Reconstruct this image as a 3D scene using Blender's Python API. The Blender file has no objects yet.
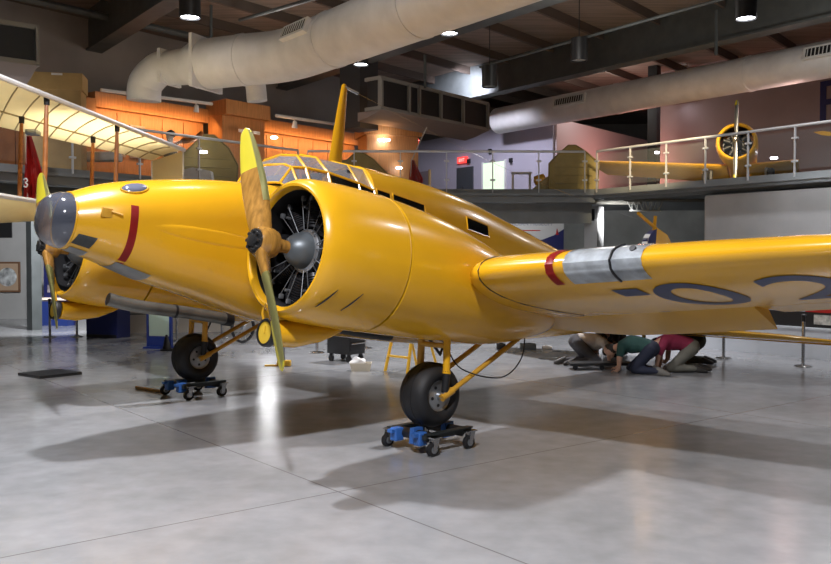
import bpy, bmesh, math, random
from mathutils import Vector as V, Matrix as MX
random.seed(7)
C = bpy.context.scene.collection
PI = math.pi
# ------------------------------------------------------------------ materials
def M(name, col, rough=.5, metal=0., var=0., scale=6., coat=0., bump=0., emit=None, es=1., spec=.5, stretch=None):
    m = bpy.data.materials.new(name); m.use_nodes = True
    nt = m.node_tree; b = nt.nodes['Principled BSDF']
    b.inputs['Base Color'].default_value = (*col, 1); b.inputs['Roughness'].default_value = rough
    b.inputs['Metallic'].default_value = metal; b.inputs['Coat Weight'].default_value = coat
    b.inputs['Coat Roughness'].default_value = .08; b.inputs['Specular IOR Level'].default_value = spec
    if emit: b.inputs['Emission Color'].default_value = (*emit, 1); b.inputs['Emission Strength'].default_value = es
    if var or bump:
        tc = nt.nodes.new('ShaderNodeTexCoord'); n = nt.nodes.new('ShaderNodeTexNoise')
        n.inputs['Scale'].default_value = scale; n.inputs['Detail'].default_value = 6
        if stretch:
            mp = nt.nodes.new('ShaderNodeMapping'); mp.inputs['Scale'].default_value = stretch
            nt.links.new(tc.outputs['Object'], mp.inputs['Vector']); nt.links.new(mp.outputs[0], n.inputs['Vector'])
        else: nt.links.new(tc.outputs['Object'], n.inputs['Vector'])
        if var:
            r = nt.nodes.new('ShaderNodeValToRGB'); r.color_ramp.elements[0].position = .3; r.color_ramp.elements[1].position = .7
            r.color_ramp.elements[0].color = (*[max(0, c*(1-var)) for c in col], 1)
            r.color_ramp.elements[1].color = (*[min(1, c*(1+var)) for c in col], 1)
            nt.links.new(n.outputs['Fac'], r.inputs[0]); nt.links.new(r.outputs[0], b.inputs['Base Color'])
        if bump:
            bp = nt.nodes.new('ShaderNodeBump'); bp.inputs['Strength'].default_value = bump; bp.inputs['Distance'].default_value = .02
            nt.links.new(n.outputs['Fac'], bp.inputs['Height']); nt.links.new(bp.outputs[0], b.inputs['Normal'])
    return m
def glass_mat(name, tint, amount, rough=.05, top=None):
    m = bpy.data.materials.new(name); m.use_nodes = True; nt = m.node_tree; nt.nodes.clear()
    o = nt.nodes.new('ShaderNodeOutputMaterial'); mx = nt.nodes.new('ShaderNodeMixShader'); t = nt.nodes.new('ShaderNodeBsdfTransparent')
    p = nt.nodes.new('ShaderNodeBsdfPrincipled'); p.inputs['Base Color'].default_value = (*tint, 1); p.inputs['Roughness'].default_value = rough
    p.inputs['Coat Weight'].default_value = 1; p.inputs['Specular IOR Level'].default_value = .8
    lw = nt.nodes.new('ShaderNodeLayerWeight'); lw.inputs[0].default_value = .35
    mr = nt.nodes.new('ShaderNodeMapRange'); mr.inputs['To Min'].default_value = amount; mr.inputs['To Max'].default_value = top or min(1, amount+.6)
    nt.links.new(lw.outputs['Facing'], mr.inputs[0]); nt.links.new(mr.outputs[0], mx.inputs[0])
    nt.links.new(t.outputs[0], mx.inputs[1]); nt.links.new(p.outputs[0], mx.inputs[2]); nt.links.new(mx.outputs[0], o.inputs[0])
    return m
YEL = M('yellow_paint', (.70, .36, .010), .26, 0, .06, 1.5, .35)
YEL2 = M('yellow_paint_display', (.78, .42, .02), .35, 0, .06, 2)
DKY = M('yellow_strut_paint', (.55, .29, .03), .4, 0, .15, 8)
BLACK = M('black_satin', (.012, .012, .013), .45)
RUB = M('tyre_rubber', (.010, .010, .011), .6, 0, .3, 14)
DARK = M('engine_black', (.018, .018, .02), .4, .3, .3, 20)
DGLASS = M('dark_window', (.012, .014, .013), .12, 0, .4, 5)
GLASS = glass_mat('perspex', (.30, .31, .35), .30)
NGLASS = glass_mat('nose_perspex', (.10, .11, .14), .6, .1)
PGLASS = glass_mat('rail_glass', (.5, .55, .55), .02, top=.16)
RAILM = M('brushed_rail', (.60, .61, .62), .35, .45)
CHROME = M('steel', (.5, .5, .5), .22, 1.)
ALU = M('aluminium', (.42, .44, .46), .35, .85, .1, 10)
ENG = M('crankcase_grey', (.11, .125, .135), .42, .4, .1, 10)
WOODP = M('propeller_wood', (.34, .17, .035), .2, 0, .3, 3, .6, stretch=(9, 9, .6))
TIP = M('propeller_tip_paint', (.55, .47, .03), .3, 0, .05, 4, .3)
SHEATH = M('brass_sheath', (.42, .40, .15), .3, .25)
RED = M('red_paint', (.42, .015, .012), .4, 0, .1, 6)
NAVY = M('navy_paint', (.012, .016, .10), .5, 0, .1, 6)
SER = M('serial_paint', (.035, .045, .10), .45, 0, .15, 6)
EXH = M('exhaust_metal', (.17, .17, .155), .4, .6, .25, 5)
BLUE = M('dolly_blue', (.035, .13, .42), .4, 0, .2, 12)
WHITE = M('white_paint', (.75, .75, .74), .5, 0, .05, 5)
CANVAS = M('cream_canvas', (.80, .70, .46), .8, 0, .06, 3)
_n = CANVAS.node_tree; _t = _n.nodes.new('ShaderNodeBsdfTranslucent'); _t.inputs[0].default_value = (.95, .86, .60, 1); _x = _n.nodes.new('ShaderNodeMixShader'); _x.inputs[0].default_value = .55
_n.links.new(_n.nodes['Principled BSDF'].outputs[0], _x.inputs[1]); _n.links.new(_t.outputs[0], _x.inputs[2]); _n.links.new(_x.outputs[0], _n.nodes['Material Output'].inputs[0])
RIB = M('brown_rib_tape', (.44, .36, .21), .8)  # ribs and rear spar, browner than the canvas
STRUTW = M('varnished_strut', (.36, .13, .03), .35, 0, .25, 10)
OAK = M('orange_wood', (.46, .22, .08), .45, 0, .22, 3, stretch=(14, 14, .7))
TANW = M('tan_wood', (.42, .28, .11), .55, 0, .12, 3)
OLIVE = M('khaki_fabric', (.30, .23, .075), .8, 0, .12, 4)
DUCT = M('duct_grey', (.76, .76, .77), .5, 0, .08, 2.5)
STEELB = M('beam_grey', (.075, .085, .085), .6, 0, .15, 3)
GREYW = M('grey_wall', (.40, .40, .39), .75, 0, .08, 1.2)
UPW = M('upper_wall', (.25, .235, .22), .8, 0, .12, .8)
LILAC = M('lilac_wall', (.40, .38, .46), .75, 0, .05, 1)
BACKW = M('back_wall', (.30, .24, .235), .75, 0, .08, .8)
DECKM = M('deck_grey', (.17, .185, .19), .6, 0, .1, 2)
LAMPON = M('lamp_glow', (1, 1, 1), .5, emit=(.92, .93, 1.), es=14)
SKIN = M('skin', (.55, .32, .22), .55, 0, .08, 20)
HAIR = M('dark_hair', (.02, .014, .01), .6, 0, .3, 40)
# ------------------------------------------------------------------ mesh helpers
def obj(name, bm, mat, parent=None, smooth=True, label=None, cat=None, group=None, kind=None, ang=40):
    bmesh.ops.recalc_face_normals(bm, faces=bm.faces)
    me = bpy.data.meshes.new(name); bm.to_mesh(me); bm.free()
    for m in (mat if isinstance(mat, (list, tuple)) else [mat]): me.materials.append(m)
    if smooth:
        me.polygons.foreach_set('use_smooth', [True]*len(me.polygons))
        me.set_sharp_from_angle(angle=math.radians(ang))
    o = bpy.data.objects.new(name, me); C.objects.link(o)
    if parent: o.parent = parent
    return tag(o, label, cat, group, kind)
def tag(o, label=None, cat=None, group=None, kind=None):
    for k, v in (('label', label), ('category', cat), ('group', group), ('kind', kind)):
        if v: o[k] = v
    return o
def thing(name, label, cat, loc=(0, 0, 0), rz=0, group=None):
    o = bpy.data.objects.new(name, None); C.objects.link(o); o.location = loc; o.rotation_euler = (0, 0, rz); o.empty_display_size = .2
    return tag(o, label, cat, group)
def dup(o, parent=None, label=None, group=None):
    c = o.copy(); C.objects.link(c)
    if parent: c.parent = parent
    if label: c['label'] = label
    if group: c['group'] = group
    for ch in [x for x in C.objects if x.parent == o]: dup(ch, c)
    return c
B = bmesh.new
def box(bm, c, s, rot=None, bev=0.):
    mt = MX.Translation(c) @ (rot.to_4x4() if rot else MX.Identity(4)) @ MX.Diagonal((*s, 1))
    r = bmesh.ops.create_cube(bm, size=1, matrix=mt)
    if bev:
        es = list({e for v in r['verts'] for e in v.link_edges})
        bmesh.ops.bevel(bm, geom=es, offset=bev, segments=2, affect='EDGES', profile=.5)
    return bm
def loft(bm, rings, cap=True, closed=True, mi=0, capmi=None):
    vs = [[bm.verts.new(p) for p in r] for r in rings]; n = len(rings[0])
    for a, b in zip(vs, vs[1:]):
        for i in range(n if closed else n-1):
            j = (i+1) % n
            try: bm.faces.new((a[i], a[j], b[j], b[i])).material_index = mi
            except ValueError: pass
    if cap:
        for r in (vs[0], vs[-1]):
            try: bm.faces.new(r).material_index = mi
            except ValueError: pass
    return bm
def frame(d):
    d = V(d).normalized(); a = V((0, 0, 1)) if abs(d.z) < .9 else V((1, 0, 0))
    u = d.cross(a).normalized(); return d, u, d.cross(u).normalized()
def tube(bm, pts, r, n=10, cap=True):
    pts = [V(p) for p in pts]; rs = r if isinstance(r, (list, tuple)) else [r]*len(pts); rings = []
    u = None
    for i, p in enumerate(pts):
        d = (pts[min(i+1, len(pts)-1)]-pts[max(i-1, 0)]).normalized()
        if u is None: u = frame(d)[1]
        else: u = (u-d*u.dot(d)).normalized()
        w = d.cross(u)
        rings.append([p+(u*math.cos(2*PI*k/n)+w*math.sin(2*PI*k/n))*rs[i] for k in range(n)])
    return loft(bm, rings, cap)
def rev(bm, prof, o, ax, n=32, cap=True):           # prof: (t along axis, radius)
    d, u, w = frame(ax); o = V(o)
    return loft(bm, [[o+d*t+(u*math.cos(2*PI*k/n)+w*math.sin(2*PI*k/n))*max(r, .0005) for k in range(n)] for t, r in prof], cap)
def prism(bm, poly, th, f):                          # poly of (a,b), extruded along third coordinate; f(a,b,c)->point
    return loft(bm, [[V(f(a, b, c)) for a, b in poly] for c in (-th/2, th/2)])
def smoothpath(pts, k=6):
    pts = [V(p) for p in pts]; out = []
    for i in range(len(pts)-1):
        p0, p1, p2, p3 = pts[max(i-1, 0)], pts[i], pts[i+1], pts[min(i+2, len(pts)-1)]
        for j in range(k):
            t = j/k; out.append(.5*((2*p1)+(p2-p0)*t+(2*p0-5*p1+4*p2-p3)*t*t+(3*p1-p0-3*p2+p3)*t**3))
    return out+[pts[-1]]
def interp(tab, x):                                   # tab sorted by first value descending; monotone cubic-ish
    if x >= tab[0][0]: return tab[0][1:]
    if x <= tab[-1][0]: return tab[-1][1:]
    for i in range(len(tab)-1):
        a, b = tab[i], tab[i+1]
        if a[0] >= x >= b[0]:
            h = a[0]-b[0]
            if h < .03: return a[1:] if x == a[0] else b[1:]
            t = (a[0]-x)/h; out = []
            for k in range(1, len(a)):
                d = (b[k]-a[k])/h
                def slope(p, q): return (q[k]-p[k])/(p[0]-q[0])
                m0 = d if i == 0 or tab[i-1][0]-a[0] < .03 else (slope(tab[i-1], a)+d)/2
                m1 = d if i+2 >= len(tab) or b[0]-tab[i+2][0] < .03 else (slope(b, tab[i+2])+d)/2
                if i and slope(tab[i-1], a)*d <= 0: m0 = 0
                if i+2 < len(tab) and b[0]-tab[i+2][0] >= .03 and slope(b, tab[i+2])*d <= 0: m1 = 0
                out.append((2*t**3-3*t*t+1)*a[k]+(t**3-2*t*t+t)*h*m0+(-2*t**3+3*t*t)*b[k]+(t**3-t*t)*h*m1)
            return out
def textmesh(s, size):
    cu = bpy.data.curves.new('t', 'FONT'); cu.body = s; cu.size = size; cu.align_x = 'LEFT'
    o = bpy.data.objects.new('t', cu); C.objects.link(o); dg = bpy.context.evaluated_depsgraph_get()
    me = bpy.data.meshes.new_from_object(o.evaluated_get(dg)); bpy.data.objects.remove(o)
    bm = B(); bm.from_mesh(me); bpy.data.meshes.remove(me); return bm
# ------------------------------------------------------------------ camera
CAMH = 2.1
cam = bpy.data.cameras.new('camera'); co = bpy.data.objects.new('camera', cam); C.objects.link(co)
cam.sensor_width = 36; cam.lens = 865/831*36; co.location = (0, 0, CAMH)
pit = math.atan(24/865); co.rotation_euler = (PI/2-pit, 0, 0); bpy.context.scene.camera = co
cam.clip_end = 200
def at(px, py, Y):                                    # point of the place seen at a pixel of the photograph, Y metres away
    r = V(((px-415.5)/865, math.cos(pit)-math.sin(pit)*(py-282)/865, -math.sin(pit)-math.cos(pit)*(py-282)/865))
    return V((0, 0, CAMH))+r*(Y/r.y)
def onfloor(px, py, z=0.):
    r = V(((px-415.5)/865, math.cos(pit)-math.sin(pit)*(py-282)/865, -math.sin(pit)-math.cos(pit)*(py-282)/865))
    return V((0, 0, CAMH))+r*((z-CAMH)/r.z)
# ------------------------------------------------------------------ room
dL = V((.63, .776, 0)); nL = V((-.776, .63, 0)); dR = V((.6, -.8, 0)); nR = V((.8, .6, 0)); UP = V((0, 0, 1))
PL = V((-3.22, 25, 0)); PR = V((5.19, 25.1, 0)); DZ = 4.07; CEIL = 9.4
def basis(d, n=None):                                 # rotation whose x axis is d and z is up
    d = V(d).normalized(); y = UP.cross(d); return MX((d, y, UP)).transposed()
def slab(bm, p, q, z0, z1, th, off=0., n=None):       # upright slab from p to q
    p, q = V(p), V(q); d = (q-p).normalized(); y = UP.cross(d) if n is None else n
    c = (p+q)/2+y*off; return box(bm, (c.x, c.y, (z0+z1)/2), ((q-p).length, th, z1-z0), basis(d))
def struct(name, bm, mat, parent=None): return obj(name, bm, mat, parent, smooth=False, kind='structure')
# floor with sawn joints
fm = bpy.data.materials.new('polished_concrete'); fm.use_nodes = True; nt = fm.node_tree; pb = nt.nodes['Principled BSDF']
tc = nt.nodes.new('ShaderNodeTexCoord')
def node(t, **k):
    n = nt.nodes.new(t)
    for a, b in k.items(): setattr(n, a, b)
    return n
n1 = node('ShaderNodeTexNoise'); n1.inputs['Scale'].default_value = .55; n1.inputs['Detail'].default_value = 7; n1.inputs['Roughness'].default_value = .62
n2 = node('ShaderNodeTexNoise'); n2.inputs['Scale'].default_value = 4; n2.inputs['Detail'].default_value = 5
nt.links.new(tc.outputs['Object'], n1.inputs['Vector']); nt.links.new(tc.outputs['Object'], n2.inputs['Vector'])
r1 = node('ShaderNodeValToRGB'); e = r1.color_ramp.elements; e[0].position = .3; e[1].position = .72
e[0].color = (.265, .275, .28, 1); e[1].color = (.385, .39, .405, 1)
nt.links.new(n1.outputs['Fac'], r1.inputs[0])
mxa = node('ShaderNodeMix', data_type='RGBA', blend_type='OVERLAY'); mxa.inputs[0].default_value = .22
nt.links.new(r1.outputs[0], mxa.inputs[6]); nt.links.new(n2.outputs['Fac'], mxa.inputs[7])
A0, A1 = onfloor(0, 558), onfloor(785, 404); Bv0, Bv1 = onfloor(136.4, 414.5), onfloor(527, 564)
fac = None
for p, q, sp in ((A0, A1, 7.2), (Bv0, Bv1, 6.4)):
    d = (q-p).normalized(); n = V((-d.y, d.x, 0)); c = n.dot(p)
    dt = node('ShaderNodeVectorMath', operation='DOT_PRODUCT'); dt.inputs[1].default_value = n; nt.links.new(tc.outputs['Object'], dt.inputs[0])
    s = node('ShaderNodeMath', operation='SUBTRACT'); s.inputs[1].default_value = c-sp/2-sp*20; nt.links.new(dt.outputs['Value'], s.inputs[0])
    md = node('ShaderNodeMath', operation='MODULO'); md.inputs[1].default_value = sp; nt.links.new(s.outputs[0], md.inputs[0])
    s2 = node('ShaderNodeMath', operation='SUBTRACT'); s2.inputs[1].default_value = sp/2; nt.links.new(md.outputs[0], s2.inputs[0])
    ab = node('ShaderNodeMath', operation='ABSOLUTE'); nt.links.new(s2.outputs[0], ab.inputs[0])
    lt = node('ShaderNodeMath', operation='LESS_THAN'); lt.inputs[1].default_value = .008; nt.links.new(ab.outputs[0], lt.inputs[0])
    if fac is None: fac = lt
    else:
        mm = node('ShaderNodeMath', operation='MAXIMUM'); nt.links.new(fac.outputs[0], mm.inputs[0]); nt.links.new(lt.outputs[0], mm.inputs[1]); fac = mm
mxj = node('ShaderNodeMix', data_type='RGBA'); nt.links.new(fac.outputs[0], mxj.inputs[0]); nt.links.new(mxa.outputs[2], mxj.inputs[6]); mxj.inputs[7].default_value = (.17, .17, .175, 1)
nt.links.new(mxj.outputs[2], pb.inputs['Base Color'])
rr = node('ShaderNodeMapRange'); rr.inputs['To Min'].default_value = .10; rr.inputs['To Max'].default_value = .26
nt.links.new(n1.outputs['Fac'], rr.inputs[0]); nt.links.new(rr.outputs[0], pb.inputs['Roughness']); pb.inputs['Specular IOR Level'].default_value = .6
bm = B(); box(bm, (0, 20, -.1), (60, 60, .2)); struct('floor', bm, fm)
# deck
deck = [PL-dL*16, PL, PR, PR+dR*14, PR+dR*14+nR*9.6, V((13, 47, 0)), V((-8, 47, 0)), PL-dL*16+nL*7.]
bm = B(); prism(bm, [(p.x, p.y) for p in deck], .14, lambda a, b, c: (a, b, DZ-.07+c)); struct('floor_mezzanine', bm, DECKM)
edges = {'left': (PL-dL*16, PL), 'middle': (PL, PR), 'right': (PR, PR+dR*14)}
for i, (k, (p, q)) in enumerate(edges.items()):
    bm = B(); slab(bm, p, q, DZ-(.24 if i == 2 else .36), DZ+.02, .16, .06); slab(bm, p, q, DZ-.16, DZ-.09, .1, -.07); struct('trim_%d' % (i+1), bm, DECKM)
    bm = B(); slab(bm, p, q, DZ-(.30 if i == 2 else .95), DZ-(.14 if i == 2 else .36), .18, .5); struct('trim_%d' % (i+4), bm, STEELB if i == 0 else DECKM)
# ceiling planks
cm = M('ceiling_planks', (.24, .19, .155), .8, 0, .25, 1.2, stretch=(.5, 6, 1))
bm = B(); box(bm, (0, 20, CEIL+.1), (60, 60, .2)); struct('ceiling', bm, cm)
# walls
def wall(name, p, q, z0, z1, mat, th=.2): bm = B(); slab(bm, p, q, z0, z1, th); return struct(name, bm, mat)
W0 = PL+nL*5.5
wall('wall_upper_left', W0-dL*17, W0+dL*9, DZ, CEIL, UPW)
wall('wall_lower_left', V((-13.4, 28, 0))-V((.76, -.65, 0))*3, V((-13.4, 28, 0))+V((.80, .2, 0))*9, 0, DZ-.1, GREYW)
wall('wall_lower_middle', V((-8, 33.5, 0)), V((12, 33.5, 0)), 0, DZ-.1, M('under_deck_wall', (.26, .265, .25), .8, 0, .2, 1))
wall('wall_upper_middle', V((-9, 47.5, 0)), V((20, 47.5, 0)), DZ, CEIL, UPW)
WR = PR+nR*9.2
wall('wall_upper_right', WR-dR*4.9, WR+dR*16, DZ, CEIL, BACKW)
p700 = V((7.33, 22.25, 0))
mott = M('pale_grey_wall', (.38, .385, .39), .75, 0, .1, 1.3)
wall('wall_lower_right', p700+nR*.3, p700+nR*.3+dR*13, 0, DZ-.36, mott)
wall('wall_lower_return', p700+nR*.3, p700+nR*9, 0, DZ-.36, GREYW)
wall('wall_left_side', V((-16, 10, 0)), V((-16, 34, 0)), 0, CEIL, UPW)
# lower white plinth along the right wall, with display boards on it
q0, q1 = onfloor(560, 338), onfloor(831, 360)
d = dR; q1 = onfloor(760, 354)+dR*5; q0 = onfloor(760, 354)-dR*5.2
bm = B(); slab(bm, q0, q1, 0, .60, .5, .3); slab(bm, q0, q1, .60, .64, .56, .3); obj('display_plinth', bm, M('plinth_white', (.55, .58, .62), .6), smooth=False, label='long low white plinth running along the floor under the right deck', cat='plinth')
bm = B(); a = onfloor(760, 354)+dR*-.1; 
t = thing('display_board', 'dark display board with pale pictures and a red top strip behind the right chrome post', 'display board', a+V((0, 0, .64))+nR*.25)
rb = basis(dR)
bm = B(); box(bm, dR*1.5+UP*.16, (3.4, .06, .32), rb); obj('panel', bm, BLACK, t, False)
bm = B(); box(bm, dR*2.2+UP*.36, (2.4, .07, .08), rb); obj('top_strip', bm, RED, t, False)
for k, (s, w) in enumerate(((.0, .26), (1.45, .5), (2.5, .5))):
    bm = B(); box(bm, dR*s+UP*.17-nR*.04, (w, .03, .2), rb); ph = obj('picture', bm, M('faded_print_%d' % k, (.45, .43, .38), .6, 0, .5, 9), t, False)
# mid columns, columns of right wall, left column
def col(name, c, s, z0, z1, mat): bm = B(); box(bm, (c[0], c[1], (z0+z1)/2), (s, s, z1-z0), basis(dL)); return struct(name, bm, mat)
col('trim_7', at(594, 230, 27.2), .44, 0, DZ-.36, GREYW)
col('trim_8', at(654, 120, 33.2), .36, DZ, CEIL, BLACK)
pc = WR+dR*6.3-nR*.3; pc = at(790, 100, 30.6); col('trim_9', pc, .42, DZ, CEIL, STEELB)
col('trim_10', at(34, 270, 25.2), .3, 0, DZ-.1, STEELB)
col('trim_11', at(359, 98, 27.5), .85, 6.15, CEIL, M('dark_column', (.035, .04, .048), .7))
# ceiling beams along dR, joists along dL
for i, p in enumerate((V((-4.2, 18.7, 0)), V((1.7, 22.8, 0)), V((8.96, 24.4, 0)))):
    bm = B(); slab(bm, p-dR*20, p+dR*26, 8.25, CEIL, .34); slab(bm, p-dR*20, p+dR*26, 8.2, 8.26, .5); struct('trim_%d' % (12+i), bm, STEELB)
for i in range(15):
    bm = B(); c = V((2.5, 24, 0))+dR*(-13+i*2.2); slab(bm, c-dL*13, c+dL*13, CEIL-.28, CEIL, .09); struct('trim_%d' % (20+i), bm, M('joist', (.10, .075, .06), .8) if i == 0 else bpy.data.materials['joist'])
# sprinkler pipes
def pipe(pts, r, label): bm = B(); tube(bm, pts, r, 8); obj('ceiling_pipe', bm, STEELB, label=label, cat='pipe')
pipe([at(-5, -8, 22), at(225, 43.5, 27)], .10, 'dark pipe running down along the top of the left upper wall')
pipe([at(480, 67, 25), at(740, -6, 18)], .035, 'thin dark pipe crossing under the ceiling behind two pendant lamps')
pipe([at(240, 20, 24), at(330, -6, 19)], .05, 'dark pipe above the grill on the large duct')
for i, (px, y0, y1, Y, lab) in enumerate(((115, -8, 26, 24.5, 'short dark drop rod above the left wall pipe'), (425, 55, 88, 26.5, 'short dark drop rod above the framed louvre'), (716, 10, 55, 23, 'grey sprinkler drop rod left of the right lit pendant'), (211, 5, 43, 25, 'dark drop rod beside the left lit pendant'))):
    bm = B(); tube(bm, [at(px, y0, Y), at(px, y1, Y)], .045, 8); obj('drop_rod', bm, STEELB, label=lab, cat='rod')
# ducts
t = thing('air_duct', 'large pale round air duct sweeping across the ceiling from upper right', 'duct', (0, 0, 0))
zc = 6.26; b0 = V((-2.1, 17.3, zc)); r0 = .53
path = smoothpath([b0+dR*16, b0+dR*8, b0+dR*.8, b0+V((-.6, .6, 0)), b0+V((-1.5, 1.0, 0)), b0+V((-2.4, 1.4, .0))], 6)
bm = B(); tube(bm, path, r0, 28); obj('main_pipe', bm, DUCT, t)
e0 = path[-1]
bm = B(); tube(bm, smoothpath([e0+V((.25, -.1, 0)), e0+V((-.35, .15, 0)), e0+V((-.9, .4, 0))], 5), [r0]+[r0*.96]*3+[.5, .44, .39, .39, .38, .37, .37], 24); obj('reducer', bm, DUCT, t)
bm = B(); tube(bm, smoothpath([e0+V((-.8, .35, 0)), e0+V((-1.15, .5, .0)), e0+V((-1.5, .65, -.28)), e0+V((-1.55, .68, -.66))], 7), .37, 22); obj('elbow', bm, DUCT, t)
for q, d in ((b0+dR*3.6, dR), (b0+dR*7.5, dR), (b0+dR*.9, dR), (b0+V((-1.5, 1.0, 0)), V((-.9, .4, 0)))):
    bm = B(); d = d.normalized(); tube(bm, [q-d*.06, q+d*.06], r0+.012, 28); obj('seam_band', bm, DUCT, t)
for q, s in ((e0, .6), (e0+V((-.9, .4, .0)), .40)):
    bm = B(); dd = V((-.9, .4, 0)).normalized(); box(bm, q, (.08, s*1.75, s*1.85), basis(dd)); obj('flange', bm, DUCT, t, False)
bm = B(); tube(bm, smoothpath([b0+V((-1.9, 1.3, -.1)), b0+V((-1.45, 1.6, -.2)), b0+V((-1.35, 1.65, -.75))], 6), .22, 20); obj('branch_pipe', bm, DUCT, t)
def grille(c, d, n, w, h, par, k=9):
    bm = B(); n = V(n).normalized(); d = V(d).normalized(); u = d.cross(n)*-1
    rot = MX((d, n, d.cross(n))).transposed()
    box(bm, c, (w, .14, h), rot, .01); g = obj('grille', bm, WHITE, par, False)
    bm = B()
    box(bm, c+n*.072, (w*.88, .01, h*.62), rot); obj('louvre_slots', bm, BLACK, g, False)
    bm = B()
    for i in range(k): box(bm, c+n*.08+d*((i+.5)/k-.5)*w*.88, (.025, .012, h*.62), rot)
    obj('slats', bm, WHITE, g, False)
gn = (-nR*.92+UP*.38).normalized()
grille(b0+dR*.35+gn*(r0+.02), dR, gn, .95, .3, t)
t = thing('air_duct', 'long pale round air duct above the right deck', 'duct', (0, 0, 0))
c0 = V((11.5, 24, 7.6)); bm = B(); tube(bm, [c0+dR*6, c0, c0-dR*7, c0-dR*13.6], .52, 26); obj('main_pipe', bm, DUCT, t)
gn2 = (-nR+UP*.25).normalized()
grille(c0+dR*.2+gn2*.53, dR, gn2, 1.5, .36, t, 12); grille(c0-dR*9.3+gn2*.53, dR, gn2, 1.5, .36, t, 12)
for s in (-2.5, -7.5): bm = B(); tube(bm, [c0+dR*s-dR*.05, c0+dR*s+dR*.05], .535, 26); obj('seam_band', bm, DUCT, t)
# framed louvre boxes
def louvre(p, q, z0, z1, bays, label):
    t = thing('louvre_box', label, 'louvre', (0, 0, 0)); p, q = V(p), V(q); d = (q-p).normalized(); y = UP.cross(d); L = (q-p).length
    bm = B(); slab(bm, p, q, z0, z1, .5, .27); obj('backing', bm, BLACK, t, False)
    bm = B()
    for z in (z0, z1): slab(bm, p-d*.05, q+d*.05, z-.05, z+.05, .62, .27)
    for b in bays: c = p+d*L*b; box(bm, (c.x, c.y, (z0+z1)/2), (.07, .16, z1-z0), basis(d))
    obj('frame', bm, M('louvre_frame', (.23, .22, .20), .6), t, False)
    bm = B(); cs = []
    for s in (p, q): cs.append([s+UP*(z0-.05)-y*.04, s+UP*(z0-.05)+y*.9, s+UP*(z0-.3)+y*.9, s+UP*(z0-.22)+y*.5])
    loft(bm, cs); obj('sloped_soffit', bm, M('soffit_paint', (.25, .20, .18), .8), t, False)
louvre((-1.0, 25, 0), (2.4, 29.2, 0), 6.42, 7.28, (0, .23, .32, .52, .74, 1), 'long framed black louvre box hung over the middle deck')
louvre((-12.7, 15.7, 0), (-8.3, 19.1, 0), 6.36, 7.15, (0, .5, 1), 'dark framed louvre box at the upper left corner')
# pendant lamps
lamps = [(190, 0, 10, 16.8, 'lit black pendant lamp at upper left above the pale duct'), (579, 41, 53, 21.5, 'black pendant lamp between the two ceiling beams'),
         (489.5, 68, 79, 23, 'dark pendant lamp just right of the framed louvre'), (746, 0, 11, 17, 'lit black pendant lamp at upper right'),
         (449.5, 8, 26, 19.5, 'lit pendant lamp right under the pale duct'), (361, 40, 57, 23, 'lit pendant lamp left of the framed louvre'), (679, 78, 92, 33, 'lit pendant lamp against the long right duct')]
for i, (px, py0, py, Y, lab) in enumerate(lamps):
    p = at(px, py+8, Y); t = thing('pendant_lamp', lab, 'pendant lamp', p, 0, 'black cylinder pendant lamps'); on = i not in (1, 2)
    bm = B(); rev(bm, [(0, .19), (.0, .205), (.55, .205), (.56, .17)], (0, 0, 0), (0, 0, 1), 24, False); obj('housing', bm, BLACK, t)
    bm = B(); rev(bm, [(.03, .175), (.06, .175)], (0, 0, 0), (0, 0, 1), 20); obj('lens', bm, LAMPON if on else M('dim_lamp', (.35, .35, .33), .4), t)
    bm = B(); tube(bm, [(0, 0, .5), (0, 0, CEIL-p.z)], .012, 6); obj('cord', bm, BLACK, t)
# railings
def railing(p, q, n, label, flip=False):
    t = thing('deck_railing', label, 'railing', (p.x, p.y, DZ)); p0 = p.copy(); d = (q-p).normalized(); L = (q-p).length; y = UP.cross(d)
    ps = [d*(L*i/n) for i in range(n+1)]; off = y*-.03
    bm = B(); tube(bm, [off+UP*1.1, d*L+off+UP*1.1], .035, 10); obj('top_rail', bm, RAILM, t)
    for i, a in enumerate(ps):
        bm = B(); box(bm, a+off+UP*.46, (.03, .055, 1.24), basis(d)); po = obj('post', bm, RAILM, t, False)
        for z in (.28, .82): bm = B(); box(bm, a+off+UP*z, (.15, .07, .05), basis(d), .01); obj('glass_clamp', bm, RAILM, po, False)
        if i < n:
            b = ps[i+1]; bm = B(); box(bm, (a+b)/2+off+UP*.54, ((b-a).length-.12, .012, .9), basis(d)); obj('glass_panel', bm, PGLASS, t, False)
railing(PL-dL*14, PL-dL*.25, 8, 'steel and glass railing along the left deck edge above the cream wing')
railing(PL+V((.12, 0, 0)), PR-V((.3, 0, 0)), 6, 'steel and glass railing along the middle deck edge facing the camera')
railing(PR+dR*.1, PR+dR*12.1, 10, 'steel and glass railing along the right deck edge in front of the other aeroplane')
# cabinets on the left deck
def onL(px, Y): return V(((px-415.5)/865*Y, Y, 0))
WD = PL+nL*4.2
def cab(s0, s1, z1, dep, name, label, mat, header=.35, cat='cabinet', boards=0):
    t = thing(name, label, cat, (0, 0, 0)); p, q = WD+dL*s0, WD+dL*s1
    bm = B(); slab(bm, p, q, DZ, z1-header, dep, dep/2); obj('body', bm, mat, t, False)
    bm = B(); slab(bm, p-dL*.04, q+dL*.04, z1-header, z1, dep+.3, dep/2-.1); obj('header', bm, mat, t, False)
    if boards:
        n = boards
        for i in range(n):
            a, b = p+(q-p)*(i/n), p+(q-p)*((i+1)/n); bm = B(); slab(bm, a+dL*.015, b-dL*.015, DZ+.1, z1-header-.06, .04, -.02); obj('panel_board', bm, mat, t, False)
    return t
cab(-9.6, -4.2, 6.55, .7, 'display_cabinet', 'wide wooden display wall behind the cream biplane wing', M('shaded_panel', (.30, .15, .06), .6, 0, .2, 3), .4, boards=5)
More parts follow.
